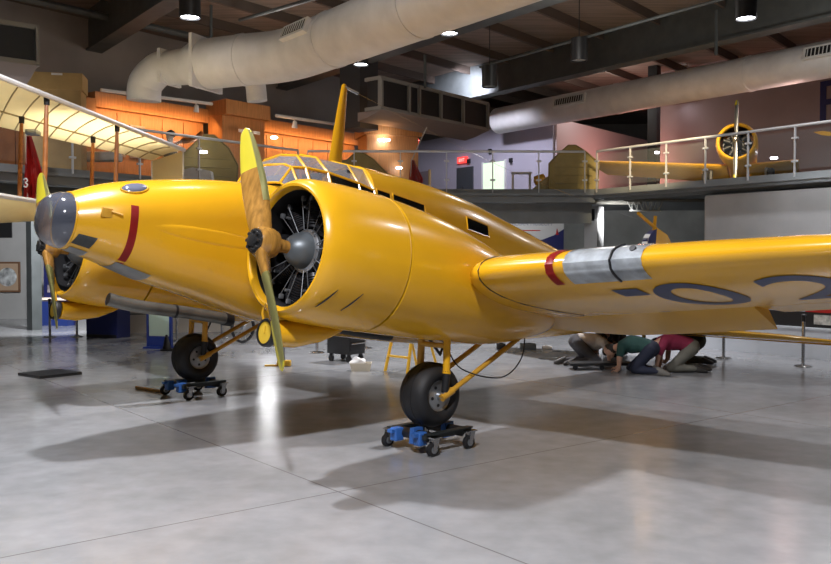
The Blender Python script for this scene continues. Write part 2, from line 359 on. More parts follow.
cab(-4.15, -.35, 6.75, .6, 'display_cabinet', 'warm lit orange wood display wall left of the jutting wood cabinet', OAK, .42, boards=5)
t = cab(-.3, 1.4, 6.98, .7, 'wood_cabinet', 'tall orange wood cabinet jutting out behind the tip of the propeller', OAK, .45)
for o in [x for x in C.objects if x.parent == t]: o.location = -nL*.9
cab(1.5, 6.6, 6.75, .5, 'display_cabinet', 'orange panelled display wall behind the yellow mast', OAK, .42, boards=7)
for k, s in enumerate((.2, .75)):
    bm = B(); c = WD+dL*s-nL*1.25; box(bm, c+UP*6.05, (.3, .02, .1), basis(dL)); obj('paper_notice', bm, WHITE, smooth=False, label=['left small white paper notice high on the jutting wood cabinet', 'right small white paper notice high on the jutting wood cabinet'][k], cat='notice')
for k, (s, z) in enumerate(((-3.4, 5.5), (-2.75, 5.5))):
    bm = B(); box(bm, WD+dL*s-nL*.07+UP*z, (.5, .05, .95), basis(dL)); obj('framed_print', bm, M('grey_print_%d' % k, (.35, .32, .30), .5, 0, .3, 6), smooth=False, label=['left grey print on the lit orange wall beside the head bust', 'right grey print on the lit orange wall beside the head bust'][k], cat='picture')
t = thing('crate', 'tan plywood crate standing tall above the cream wing at upper left', 'crate', (0, 0, 0)); cc = onL(58, 21.0)+V((0, 0, 0))
rb = basis((.98, .2, 0))
bm = B(); box(bm, (cc.x, cc.y, DZ+1.1), (1.27, .7, 2.2), rb); obj('body', bm, TANW, t, False)
bm = B(); box(bm, (cc.x, cc.y, 6.30), (1.34, .76, .40), rb); obj('lid', bm, TANW, t, False)
bm = B()
for sx in (-.6, .6): box(bm, V((cc.x, cc.y, DZ+1.02))+rb@V((sx*.95, -.37, 0)), (.12, .05, 2.0), rb)
obj('batten', bm, TANW, t, False)
bm = B(); box(bm, V((cc.x, cc.y, 6.46))+rb@V((.1, -.395, 0)), (.25, .01, .05), rb); obj('paper_label', bm, WHITE, t, False)
# corner cabinet right of the mast
t = thing('wood_cabinet', 'square orange wood cabinet between the mast and the red exit sign', 'cabinet', (0, 0, 0)); c = onL(388, 29)
bm = B(); box(bm, (c.x, c.y, DZ+1.05), (1.75, 1.2, 2.1), basis((.95, .3, 0))); obj('body', bm, OAK, t, False)
bm = B(); box(bm, (c.x, c.y, DZ+2.2), (1.95, 1.4, .34), basis((.95, .3, 0))); obj('header', bm, OAK, t, False)
# khaki fabric display shapes standing on the deck
def panel3(px0, Y, poly, th, name, label, yaw=0., mat=OLIVE):
    c = onL(px0, Y); R = basis((math.cos(yaw), math.sin(yaw), 0)); t = thing(name, label, 'aircraft tailplane', (c.x, c.y, DZ), yaw)
    bm = B(); prism(bm, poly, th, lambda a, b, cc: (a, cc, b)); o = obj('fabric_panel', bm, mat, t, False)
    bm = B(); n = len(poly)
    for i in range(n):
        a, b = poly[i], poly[(i+1) % n]; tube(bm, [(a[0], -th/2, a[1]), (b[0], -th/2, b[1])], .025, 6)
    obj('edge_tube', bm, M('khaki_edge', (.22, .17, .06), .7), t)
    bm = B(); xs = [p[0] for p in poly]; w = max(xs)-min(xs); h = max(p[1] for p in poly)
    for f in (.25, .5, .75): tube(bm, [(min(xs)+w*.12, -th/2-.005, h*f*.7), (max(xs)-w*.12, -th/2-.005, h*f*.7)], .012, 6)
    obj('rib_tape', bm, M('khaki_tape', (.26, .20, .07), .8), t)
panel3(209, 23.3, [(-.95, 0), (.75, 0), (.8, .55), (.55, 1.0), (.15, 1.32), (-.15, 1.32), (-.5, .95), (-.95, .5)], .1, 'fabric_tailplane', 'khaki fabric tail surface standing in front of the lit wood wall', .5)
panel3(357, 26.5, [(-1.0, 0), (1.1, 0), (1.25, .3), (.5, 1.05), (.05, 1.32), (-.3, 1.0), (-1.0, .9)], .1, 'fabric_tailplane', 'khaki fabric tail surface just right of the yellow mast', .1)
t = panel3(569, 25.75, [(-.62, 0), (.82, 0), (.85, .85), (.5, 1.15), (.18, 1.36), (-.05, 1.36), (-.4, 1.05), (-.62, .82)], .12, 'fabric_tailplane', 'khaki round-topped fabric tail surface by the deck corner in front of the lilac wall', 0)
bm = B(); c = onL(544, 26.2); prism(bm, [(-.5, 0), (.5, 0), (.5, .95), (.1, .5)], .1, lambda a, b, cc: (a, cc, b)); o = obj('fabric_fin', bm, M('pale_khaki', (.45, .37, .17), .8), smooth=False, label='pale slanted fabric fin left of the round-topped khaki tail surface', cat='aircraft fin'); o.location = (c.x, c.y, DZ)
bm = B(); c = V((at(540, 168, 26.6).x, 26.6, DZ+.42)); rev(bm, [(-.2, .02), (-.15, .16), (.15, .16), (.2, .02)], (0, 0, 0), (1, -.2, .3), 16); o = obj('yellow_float', (tube(bm, [(0, 0, -.1), (0, 0, -.42)], .05, 8), bm)[1], YEL2, label='small round yellow fitting left of the round-topped tail surface', cat='fitting'); o.location = c
bm = B(); c = onL(521, 26.5); box(bm, (0, 0, .62), (.62, .3, .05)); 
for sx in (-.26, .26): box(bm, (sx, 0, .3), (.04, .26, .6))
o = obj('white_bench', bm, WHITE, smooth=False, label='small white bench in front of the lilac wall', cat='bench'); o.location = (c.x, c.y, DZ)
# head bust with dark cap
c = onL(171, 23.9); t = thing('display_bust', 'display bust with dark flying cap before the lit orange wood wall', 'bust', (c.x, c.y, DZ))
bm = B(); rev(bm, [(0, .2), (.95, .2), (.96, .1)], (0, 0, 0), (0, 0, 1), 16); obj('stand', bm, M('bust_stand', (.12, .13, .08), .7), t)
bm = B(); rev(bm, [(.94, .12), (1.0, .2), (1.12, .19), (1.2, .08), (1.26, .075), (1.3, .09), (1.38, .105), (1.46, .1), (1.52, .03)], (0, 0, 0), (0, 0, 1), 18); obj('torso_and_head', bm, WHITE, t)
bm = B(); rev(bm, [(1.4, .118), (1.46, .13), (1.54, .1), (1.58, .02)], (.02, .02, -.02), (0, 0, 1), 18); obj('cap', bm, BLACK, t)
# curved varnished skid by the bust
bm = B(); tube(bm, smoothpath([at(172, 146, 22.6), at(183, 141, 22.6), at(194, 139, 22.6), at(203, 132, 22.6)], 5), [.04]*5+[.08]*5+[.06]*5+[.03], 10); obj('wooden_skid', bm, STRUTW, label='curved varnished wooden skid right of the head bust', cat='skid')
bm = B(); prism(bm, [(-.5, 0), (.5, 0), (.45, .32), (.0, .42), (-.45, .3)], .5, lambda a, b, cc: (a, cc, b)); c = onL(207, 22.7); o = obj('white_cushion', bm, WHITE, label='pale rounded hump at the foot of the left khaki tail surface', cat='cover'); o.location = (c.x-.3, c.y-.05, DZ); o.scale = (1, .6, .9)
bm = B(); box(bm, at(102, 157, 21.9), (.9, .5, .22), None, .05); obj('white_tray', bm, WHITE, label='low white tray on the left deck under the biplane wing', cat='tray')
# track lights
def track(p, q, lab, heads):
    t = thing('track_light', lab, 'track light', (0, 0, 0)); bm = B(); d = (q-p).normalized(); slab(bm, p, q, -.035, .035, .07); o = obj('rail', bm, WHITE, t, False); o.location = (0, 0, 0)
    for h in heads:
        c = p+(q-p)*h; bm = B(); rev(bm, [(0, .05), (.2, .09), (.22, .03)], c-UP*.22, (-.2, .3, 1), 12); tube(bm, [c, c-UP*.08], .02, 6); obj('spot_head', bm, WHITE, t)
def trk(a, b, lab, heads):
    t = thing('track_light', lab, 'track light', (0, 0, 0)); bm = B(); tube(bm, [a, b], .05, 6); obj('rail', bm, WHITE, t)
    for h in heads:
        c = a+(b-a)*h; bm = B(); rev(bm, [(0, .09), (.2, .06), (.22, .03)], c-UP*.3, (.1, -.1, 1), 12); tube(bm, [c, c-UP*.1], .02, 6); obj('spot_head', bm, WHITE, t)
trk(at(101, 90, 23), at(212, 104, 26), 'white track light bar hanging over the lit orange wall on the left', (.84,))
trk(at(276, 115.5, 26), at(361, 128, 29), 'white track light bar hanging over the wood wall behind the mast', (.2,))
trk(at(-8, 72, 20.2), at(8, 74.5, 20.7), 'short white track light bar at the far left edge', ())
for k, (px, py, Y, w, lab) in enumerate(((274, 137.5, 26.6, .2, 'small bright ceiling lamp at the left end of the wood wall'), (384, 140, 28.1, .4, 'bright strip lamp beside the corner wood cabinet'), (399, 168, 28.25, .2, 'small lit spot low on the corner wood cabinet'), (203, 152, 22.7, .22, 'small lit spot on the left khaki tail surface'), (1.5, 121, 20, .22, 'small bright lamp under the wing at the left edge'), (14, 124, 20, .3, 'second small bright lamp under the wing at the left edge'), (657, 152.5, 27, .13, 'small bright wall lamp on the pink side of the lilac room'), (774, 158, 25.6, .2, 'bright uplight on the floor right of the other aeroplane'))):
    bm = B(); rev(bm, [(-.03, w*.35), (-.02, w*.5), (.02, w*.5), (.03, w*.35)], (0, 0, 0), (0, 0, 1), 14); o = obj('small_lamp', bm, LAMPON if k else M('bright_lamp_glow', (1, 1, 1), .5, emit=(1, .97, .92), es=25), label=lab, cat='lamp'); o.location = at(px, py, Y)
# lilac room on the deck
k0 = V((5.35, 33.4, 0)); z1 = 7.47
bm = B(); slab(bm, k0, k0-dR*9.5, DZ, z1, .18, .0); struct('wall_lilac_front', bm, LILAC)
bm = B(); slab(bm, k0, k0+dL*9.8, DZ, z1, .18, .0); struct('wall_lilac_side', bm, M('pale_side_wall', (.52, .44, .46), .75))
bm = B(); prism(bm, [((k0+u).x, (k0+u).y) for u in (V(), -dR*9.5, -dR*9.5+dL*9.8, dL*9.8)], .1, lambda a, b, cc: (a, b, z1-.05+cc)); struct('ceiling_lilac', bm, BLACK)
def onwall(px): # distance along the lilac front wall from its corner
    t_ = (k0.x-(px-415.5)/865*k0.y)/(.6+(px-415.5)/865*.8); return t_
def wrect(px0, px1, z0, z1, th, off, name, mat, **kw):
    a, b = k0-dR*onwall(px0), k0-dR*onwall(px1); bm = B(); c = (a+b)/2-nR*(.09+off)
    box(bm, (c.x, c.y, (z0+z1)/2), ((a-b).length, th, z1-z0), basis(dR)); return obj(name, bm, mat, smooth=False, **kw)
d1 = wrect(459, 475, DZ, DZ+1.95, .06, .03, 'door_1', M('door_dark', (.045, .05, .06), .5), kind='structure')
h = wrect(464.5, 466, DZ+.3, DZ+1.1, .05, .08, 'door_handle', CHROME); h.parent = d1
d2 = wrect(485, 507, DZ, DZ+2.0, .04, .02, 'door_2', M('lit_doorway', (.5, .6, .45), .6, emit=(.62, .78, .55), es=.85), kind='structure')
for a, b, z in ((484, 485.5, 2.05), (506.5, 508, 2.05)):
    o = wrect(a, b, DZ, DZ+z, .07, .03, 'door_frame', WHITE); o.parent = d2
d3 = wrect(418, 431, DZ, DZ+2.0, .05, .03, 'door_3', M('door_plum', (.22, .17, .19), .6), kind='structure')
o = wrect(431, 432.5, DZ, DZ+2.05, .07, .04, 'door_frame', TANW); o.parent = d3
EXM = M('exit_red', (.7, .03, .03), .4, emit=(1., .05, .04), es=1.3)
def exitsign(c, w, h, d, label):
    t = thing('exit_sign', label, 'exit sign', c); R = basis(d); t.rotation_euler = R.to_euler()
    bm = B(); box(bm, (0, 0, 0), (w, .1, h), None, .01); obj('housing', bm, EXM, t, False)
    bm = textmesh('EXIT', h*.72)
    xs = [v.co.x for v in bm.verts]; mid = (min(xs)+max(xs))/2
    for v in bm.verts: v.co = V((v.co.x-mid, -.053, v.co.y-h*.25))
    bmesh.ops.solidify(bm, geom=bm.faces[:], thickness=.006); obj('lettering', bm, M('exit_letters', (.85, .5, .5), .5, emit=(1, .45, .4), es=1.2), t, False)
exitsign(k0-dR*onwall(465)-nR*.15+UP*(DZ+2.27), .62, .26, dR, 'red lit exit sign above the dark door in the lilac wall')
exitsign(at(414.5, 142, 32.0), .3, .26, (1, 0, 0), 'small red exit sign beside the corner wood cabinet')
for k, (px, z, lab) in enumerate(((471, 6.0, 'small dark wall sensor left of the lit doorway'), (492, 6.3, 'small dark camera above the lit doorway'), (513, 5.8, 'small dark switch box right of the lit doorway'))):
    o = wrect(px-1, px+1.2, z-.09+.25, z+.09+.25, .1, .06, 'wall_box', BLACK, label=lab, cat='wall box')
# flags
def flag(c, h, pole_top, label, w, tilt, mark=False):
    t = thing('flag', label, 'flag', c); bm = B(); tube(bm, [(0, 0, 0), (tilt*.4, 0, h), pole_top], .018, 8); obj('pole', bm, M('pole_grey', (.4, .38, .36), .4), t)
    bm = B(); rings = []
    for i in range(9):
        f = i/8; z = h-f*h*.93; ww = w*(.25+.75*min(1, f*1.6)); rings.append([V((tilt*.4+(j/8-.2)*ww, .06*math.sin(j*1.7+i*.4), z)) for j in range(9)])
    loft(bm, rings, False, False); bmesh.ops.solidify(bm, geom=bm.faces[:], thickness=.012); o = obj('cloth', bm, RED, t)
    return t, o
t, o = flag(V((at(410, 189, 25.9).x, 25.9, DZ)), .95, (.5, .2, 1.95), 'red flag on a slanted grey pole beside the corner wood cabinet', .42, .12)
t, o = flag(at(27.5, 205, 18.3), 1.45, (.0, .0, 1.6), 'tall red banner hanging behind the left biplane strut', .42, .0)
bm = B(); tube(bm, smoothpath([(-.03, -.1, .52), (.02, -.1, .55), (.05, -.1, .5), (.01, -.1, .46), (.05, -.1, .42), (.02, -.1, .37), (-.03, -.1, .39)], 3), .014, 6); obj('white_mark', bm, WHITE, t)
# big navy letter on the right wall
bm = textmesh('P', 2.05); bmesh.ops.solidify(bm, geom=bm.faces[:], thickness=.03)
tt = None
best = min(range(-900, 1600), key=lambda s: abs((WR+dR*s/100-nR*.12).x/(WR+dR*s/100-nR*.12).y-(814-415.5)/865)); lp = WR+dR*best/100-nR*.14
o = obj('wall_letter', bm, NAVY, smooth=False, label='large navy blue letter on the pale wall at the right edge', cat='letter')
o.rotation_euler = (PI/2, 0, math.atan2(dR.y, dR.x)); o.location = lp+UP*(CAMH+(258-125)/865*lp.y)
# banner, lamp and joist under the deck
t = thing('banner', 'white banner with a navy swoosh hanging under the middle deck', 'banner', at(527, 232, 29.6))
bm = B(); box(bm, (0, 0, 0), (2.5, .04, 1.2)); obj('cloth', bm, M('banner_white', (.50, .50, .49), .6), t, False)
bm = B(); prism(bm, [(-1.25, -.6), (1.25, -.6), (1.25, .1), (.9, -.12), (.5, -.27), (0, -.36), (-.6, -.37), (-1.25, -.3)], .03, lambda a, b, cc: (a, -.025+cc, b)); obj('swoosh', bm, NAVY, t, False)
bm = textmesh('CANADIAN MUSEUM', .19)
for v in bm.verts: v.co = V((v.co.x-.95, -.03, v.co.y+.22))
obj('lettering', bm, M('banner_letters', (.16, .17, .24), .6), t, False)
bm = B(); box(bm, (-.1, -.03, .05), (1.1, .01, .03)); obj('red_line', bm, RED, t, False)
bm = B(); prism(bm, [(-.05, -.1), (.06, -.1), (.0, .12)], .02, lambda a, b, cc: (a+1.02, -.035+cc, b)); obj('red_mark', bm, RED, t, False)
for s in (-1.2, 1.2): bm = B(); tube(bm, [(s, 0, .6), (s, 0, DZ-.14-t.location.z)], .01, 6); obj('hanging_cord', bm, WHITE, t)
p = at(588, 221, 26.2); t = thing('downlight', 'black cylinder downlight hanging under the middle deck by the grey column', 'downlight', p)
bm = B(); rev(bm, [(0, .19), (0, .2), (.36, .2), (.37, .15)], (0, 0, 0), (0, 0, 1), 22, False); obj('housing', bm, BLACK, t)
bm = B(); rev(bm, [(.02, .17), (.05, .17)], (0, 0, 0), (0, 0, 1), 20); obj('lens', bm, LAMPON, t)
bm = B(); tube(bm, [(0, 0, .3), (0, 0, DZ-.14-p.z)], .012, 6); obj('cord', bm, BLACK, t)
a, b = at(618, 199, 27.5), at(672, 199.5, 26.8); bm = B(); hh = UP*.36
tube(bm, [a, b], .035, 6); a2, b2 = a+(b-a)*.22-hh, a+(b-a)*.8-hh; tube(bm, [a2, b2], .03, 6)
N = 6
for i in range(N):
    u0, u1 = a+(b-a)*(.15+.7*i/N), a2+(b2-a2)*((i+.5)/N); u2 = a+(b-a)*(.15+.7*(i+1)/N); tube(bm, [u0, u1], .016, 5); tube(bm, [u1, u2], .016, 5)
obj('roof_truss', bm, M('truss_paint', (.42, .42, .38), .6), label='pale open web truss under the right deck corner', cat='truss')
for k in range(5):
    bm = B(); p = V((-4+k*2.6, 26.6+.6*(k % 2), DZ-.135-.05-.02*(k % 2))); tube(bm, [p, p+V((3.4, .4, 0))], .05+.02*(k % 2), 8); obj('service_pipe', bm, M('service_grey', (.20, .19, .16), .7) if k == 0 else bpy.data.materials['service_grey'], label='dark service pipe under the middle deck', cat='pipe', group='service pipes under the middle deck')
# ------------------------------------------------------------------ the yellow twin-engine aeroplane
gn_, gf_ = onfloor(430, 447), onfloor(195, 395); OW = (gn_+gf_)/2; lv = (gn_-gf_).normalized(); pitch = math.radians(9)
f0 = V((lv.y, -lv.x, 0)); AX = f0*math.cos(pitch)+UP*math.sin(pitch); AY = lv; AZ = AX.cross(AY)
RA = MX((AX, AY, AZ)).transposed()
plane = thing('vintage_aeroplane', 'large yellow twin-engine vintage aeroplane with clear nose standing on wheel dollies', 'aeroplane', OW)
plane.rotation_euler = RA.to_euler()
def W(p): return OW+RA@V(p)
def P(name, bm, mat, par=None, smooth=True, label=None, **k): return obj(name, bm, mat, par or plane, smooth, label, **k)
FUS = [(3.36, 2.31, 1.70, .33, 2.1), (3.15, 2.42, 1.655, .415, 2.15), (2.9, 2.52, 1.60, .50, 2.3), (2.4, 2.66, 1.48, .60, 2.5), (1.8, 2.79, 1.38, .68, 2.7), (1.2, 2.88, 1.26, .72, 2.9), (.95, 2.91, 1.22, .735, 3),
       (.6, 2.94, 1.18, .74, 3.1), (-.37, 2.96, 1.13, .74, 3.1), (-.38, 3.47, 1.12, .74, 3.0), (-1.5, 3.50, 1.13, .74, 3), (-2.4, 3.46, 1.18, .73, 2.9), (-3.2, 3.36, 1.27, .70, 2.8), (-5.2, 3.08, 1.55, .56, 2.5), (-7, 2.78, 1.85, .40, 2.3), (-8.4, 2.55, 2.05, .22, 2.1), (-9.1, 2.42, 2.2, .06, 2)]
def fs(X): return interp(FUS, X)
def fuse(X, a):                                       # a: angle, 0 = port side, 90 = top
    zt, zb, hw, n = fs(X); c, s = math.cos(a), math.sin(a)
    return V((X, hw*math.copysign(abs(c)**(2/n), c), (zt+zb)/2+(zt-zb)/2*math.copysign(abs(s)**(2/n), s)))
def fside(X, z, off=.004, side=1):
    zt, zb, hw, n = fs(X); q = max(-1, min(1, (z-(zt+zb)/2)/((zt-zb)/2)))
    return V((X, side*(hw*(1-abs(q)**n)**(1/n)+off), z))
N = 56
xs = [3.36, 3.3, 3.22, 3.15, 3.05, 2.95]+[2.85-.15*i for i in range(23)]
xs = sorted(set([x for x in xs if x > -.35]+[-.37, -.38, -.5, -.65]+[-.8-.2*i for i in range(42)]+[-9.1]), reverse=True); xs = [x for x in xs if x >= -9.1]
bm = B(); loft(bm, [[fuse(x, 2*PI*k/N) for k in range(N)] for x in xs]); P('fuselage', bm, YEL)
# clear nose
bm = B(); rings = []
for i in range(13):
    t_ = i/12; X = 3.36+.27*math.sin(t_*PI/2); k = max(.02, math.cos(t_*PI/2)**.62)
    zt, zb, hw, n = fs(3.36); rings.append([V((X, hw*1.0*k*math.copysign(abs(math.cos(a))**(2/n), math.cos(a)), 2.0+.305*k*math.copysign(abs(math.sin(a))**(2/n), math.sin(a)))) for a in [2*PI*j/N for j in range(N)]])
loft(bm, rings, False); bm.faces.new([bm.verts[len(bm.verts)-N+j] for j in range(N)]) if not bm.verts.ensure_lookup_table() else 0
P('nose_glazing', bm, NGLASS)
bm = B(); loft(bm, [[fuse(3.36, 2*PI*j/40)*1.0+V((h, -fuse(3.36, 2*PI*j/40).y*(1-s), -(fuse(3.36, 2*PI*j/40).z-2.0)*(1-s))) for j in range(40)] for h, s in ((.002, .985), (.004, .97))]); P('nose_shade_disc', bm, M('nose_shade_tone', (.035, .04, .055), .5))  # dark disc standing in for the shade inside the nose
bm = B(); tube(bm, [fuse(3.36, 2*PI*k/40)+V((.004, 0, 0)) for k in range(41)], .012, 6); P('nose_frame_ring', bm, YEL)
def patch(name, x0, x1, z0, z1, mat, side=1, off=.006, nx=8, nz=6, frame_m=None, skew=0):
    bm = B(); g = [[bm.verts.new(fside(x0+(x1-x0)*i/nx+skew*j/nz, z0(i/nx)+(z1(i/nx)-z0(i/nx))*j/nz, off, side)) for j in range(nz+1)] for i in range(nx+1)]
    for i in range(nx):
        for j in range(nz): bm.faces.new((g[i][j], g[i+1][j], g[i+1][j+1], g[i][j+1]))
    bmesh.ops.solidify(bm, geom=bm.faces[:], thickness=.008)
    o = P(name, bm, mat)
    if frame_m:
        pts = [g_ for g_ in [fside(x0, z0(0), off, side), fside(x1, z0(1), off, side), fside(x1+skew, z1(1), off, side), fside(x0+skew, z1(0), off, side), fside(x0, z0(0), off, side)]]
        b2 = B(); tube(b2, pts, .012, 6); obj('window_frame', b2, frame_m, o)
    return o
K = lambda a, b=None: (lambda t: a+((b if b is not None else a)-a)*t)
for sd in (1, -1):
    patch('side_window', -.70, -1.30, K(2.90, 2.86), K(3.12, 3.09), DGLASS, sd, frame_m=YEL)
    patch('side_window', -.41, -.65, K(2.92, 2.90), K(3.12, 3.11), DGLASS, sd, frame_m=YEL)
    patch('side_window', -2.2, -2.70, K(2.90, 2.87), K(3.09, 3.05), DGLASS, sd, frame_m=YEL)
    patch('side_window', -4.35, -4.62, K(2.78), K(2.88), DGLASS, sd)
    patch('nose_window', 3.345, 3.16, K(1.76, 1.725), K(1.86, 1.84), M('nose_window_grey', (.075, .08, .078), .25, 0, .2, 10), sd, skew=-.03)
    patch('red_stripe', 2.85, 2.77, K(1.62), K(2.25), RED, sd, .003, 3, 16, skew=.02)
    b = B(); box(b, fside(3.1, 2.12, .01, sd), (.12, .03, .10), None, .006); bx_ = P('latch_block', b, DKY)
    b = B(); tube(b, [fside(3.06, 2.14, .02, sd), fside(2.96, 2.12, .045, sd)], .012, 6); obj('latch_pin', b, DKY, bx_)
    b = B(); box(b, fside(1.42, 2.33, .01, sd), (.14, .03, .05), None, .006); P('latch_block', b, DKY)
    b = B(); rings = [[fside(1.9+.7*math.cos(2*PI*j/28)*(s), 2.06+.085*math.sin(2*PI*j/28)*s, o_, sd) for j in range(28)] for s, o_ in ((1, .0), (.9, .006), (.6, .010))]; loft(b, rings); P('blister_fairing', b, YEL)
# bottom bomb-aiming panes
for x0, x1 in ((3.33, 3.15), (2.85, 2.45)):
    b = B(); g = [[b.verts.new(fuse(x0+(x1-x0)*i/6, math.radians(232+66*j/6))+V((0, .004, -.006))) for j in range(7)] for i in range(7)]
    for i in range(6):
        for j in range(6): b.faces.new((g[i][j], g[i+1][j], g[i+1][j+1], g[i][j+1]))
    bmesh.ops.solidify(b, geom=b.faces[:], thickness=.006); P('belly_pane', b, M('belly_pane_grey', (.40, .40, .38), .2, 0, .15, 5))
# oval window on the nose top
b = B(); loft(b, [[fuse(2.80+.13*s*math.cos(2*PI*j/24), math.radians(50)+.17*s*math.sin(2*PI*j/24))+V((0, h*.4, h)) for j in range(24)] for s, h in ((1, .004), (.9, .02), (.5, .03))]); ov = P('oval_window', b, M('oval_glass', (.13, .14, .19), .12))
b = B(); tube(b, [fuse(2.80+.14*math.cos(2*PI*j/24), math.radians(50)+.18*math.sin(2*PI*j/24))+V((0, .003, .004)) for j in range(25)], .01, 6); obj('oval_frame', b, YEL, ov)
# canopy
S = [(1.02, [(0, 2.92), (.34, 2.915), (.50, 2.90), (.62, 2.85)]), (.90, [(0, 3.19), (.36, 3.17), (.53, 3.12), (.715, 2.88)]), (.72, [(0, 3.36), (.36, 3.32), (.57, 3.15), (.735, 2.90)]),
     (.40, [(0, 3.44), (.34, 3.37), (.61, 3.16), (.745, 2.92)]), (-.10, [(0, 3.475), (.37, 3.39), (.63, 3.13), (.748, 2.93)]), (-.37, [(0, 3.485), (.385, 3.39), (.645, 3.09), (.748, 2.93)])]
def csec(i): 
    X, pts = S[i]; return [V((X, y, z)) for y, z in reversed(pts)]+[V((X, -y, z)) for y, z in pts[1:]]
bm = B(); loft(bm, [csec(i) for i in range(6)], False, False); P('canopy_glazing', bm, GLASS, smooth=False)
for k in (0, 5):
    bm = B(); y_ = V((0, .006 if k == 0 else -.006, 0)); loft(bm, [[csec(i)[k]+y_, csec(i)[k+1]+y_] for i in (3, 4, 5)], False, False); bmesh.ops.solidify(bm, geom=bm.faces[:], thickness=.006); P('cockpit_side_window', bm, DGLASS, smooth=False)
bm = B()
for i, r in ((0, .014), (1, .017), (2, .021), (3, .021), (4, .017), (5, .022)): tube(bm, csec(i), r, 6)
for k, r in ((0, .018), (1, .021), (5, .021), (6, .018)): tube(bm, [csec(i)[k] for i in range(6)], r, 6)
P('canopy_frame', bm, YEL)
bm = B(); box(bm, (.28, 0, 2.965), (1.2, 1.2, .02)); cf = P('cockpit_floor', bm, DARK, smooth=False)
for sy in (.3, -.3):
    b = B(); box(b, (.2, sy, 3.02), (.42, .42, .1), None, .03); box(b, (-.03, sy, 3.14), (.08, .4, .34), None, .03); obj('pilot_seat', b, DARK, cf)
b = B(); box(b, (.8, 0, 3.0), (.06, 1.0, .14), None, .02); obj('instrument_panel', b, DARK, cf)
# mast and aerial wire
b = B(); loft(b, [[V((x-.17+dx*w, dy*w*.45, z)) for dx, dy in ((.12, 0), (.06, .08), (-.06, .08), (-.12, 0), (-.06, -.08), (.06, -.08))] for x, z, w in ((0, 3.42, 1.0), (0, 3.9, .82), (.0, 4.3, .6), (0, 4.55, .42), (0, 4.58, .2))]); ms = P('aerial_mast', b, YEL)
b = B(); tube(b, [(-.17, 0, 4.54), (-.42, .0, 4.52)], .02, 6); tube(b, smoothpath([(-.42, 0, 4.52), (-4, 0, 4.2), (-8.45, 0, 4.15)], 6), .002, 4); obj('aerial_wire', b, CHROME, ms)
# ---------------- wing
WT = [(8.62, -.95, .25, .10), (8.5, -.55, .85, .10), (8.2, -.12, 1.45, .13), (7.6, .25, 1.95, .145), (6.5, .48, 2.32, .16), (5.0, .60, 2.58, .17), (3.75, .64, 2.72, .175), (3.5, .60, 2.70, .18), (3.3, .48, 2.6, .19), (3.1, .22, 2.36, .21), (2.8, -.1, 2.06, .22), (0, -.1, 2.06, .22)]
def wsec(y): return interp(WT, y)
def wz(y): return 1.86+.076*max(0, y-3.0)-(.03 if y < 3 else 0)
def wpt(y, f, side):                                  # f chord fraction; side +1 upper, -1 lower
    xle, c, th = wsec(y); yt = 5*th*(.2969*math.sqrt(max(f, 0))-.126*f-.3516*f*f+.2843*f**3-.1036*f**4)*c
    cam_ = .018*c*4*f*(1-f)
    return V((xle-f*c*.998, 0, wz(y)-f*c*.075+cam_+side*yt*(1 if side > 0 else .92)))+V((0, y, 0))
HG = .74
ch = [(1-math.cos(PI*i/18))/2 for i in range(19)]
def wring(y, f0=0, f1=1.):
    up_ = [wpt(y, f0+(f1-f0)*t_, 1) for t_ in reversed(ch)]; lo = [wpt(y, f0+(f1-f0)*t_, -1) for t_ in ch]
    return up_+lo[1:] if f0 == 0 else [wpt(y, f0+(f1-f0)*t_, 1) for t_ in (1, .8, .6, .4, .2, 0)]+[wpt(y, f0+(f1-f0)*t_, -1) for t_ in (0, .2, .4, .6, .8, 1)]
LX0, LX1 = 4.56, 5.34
def flip(bm): 
    for v in bm.verts: v.co.y *= -1
    return bm
UNDER = YEL
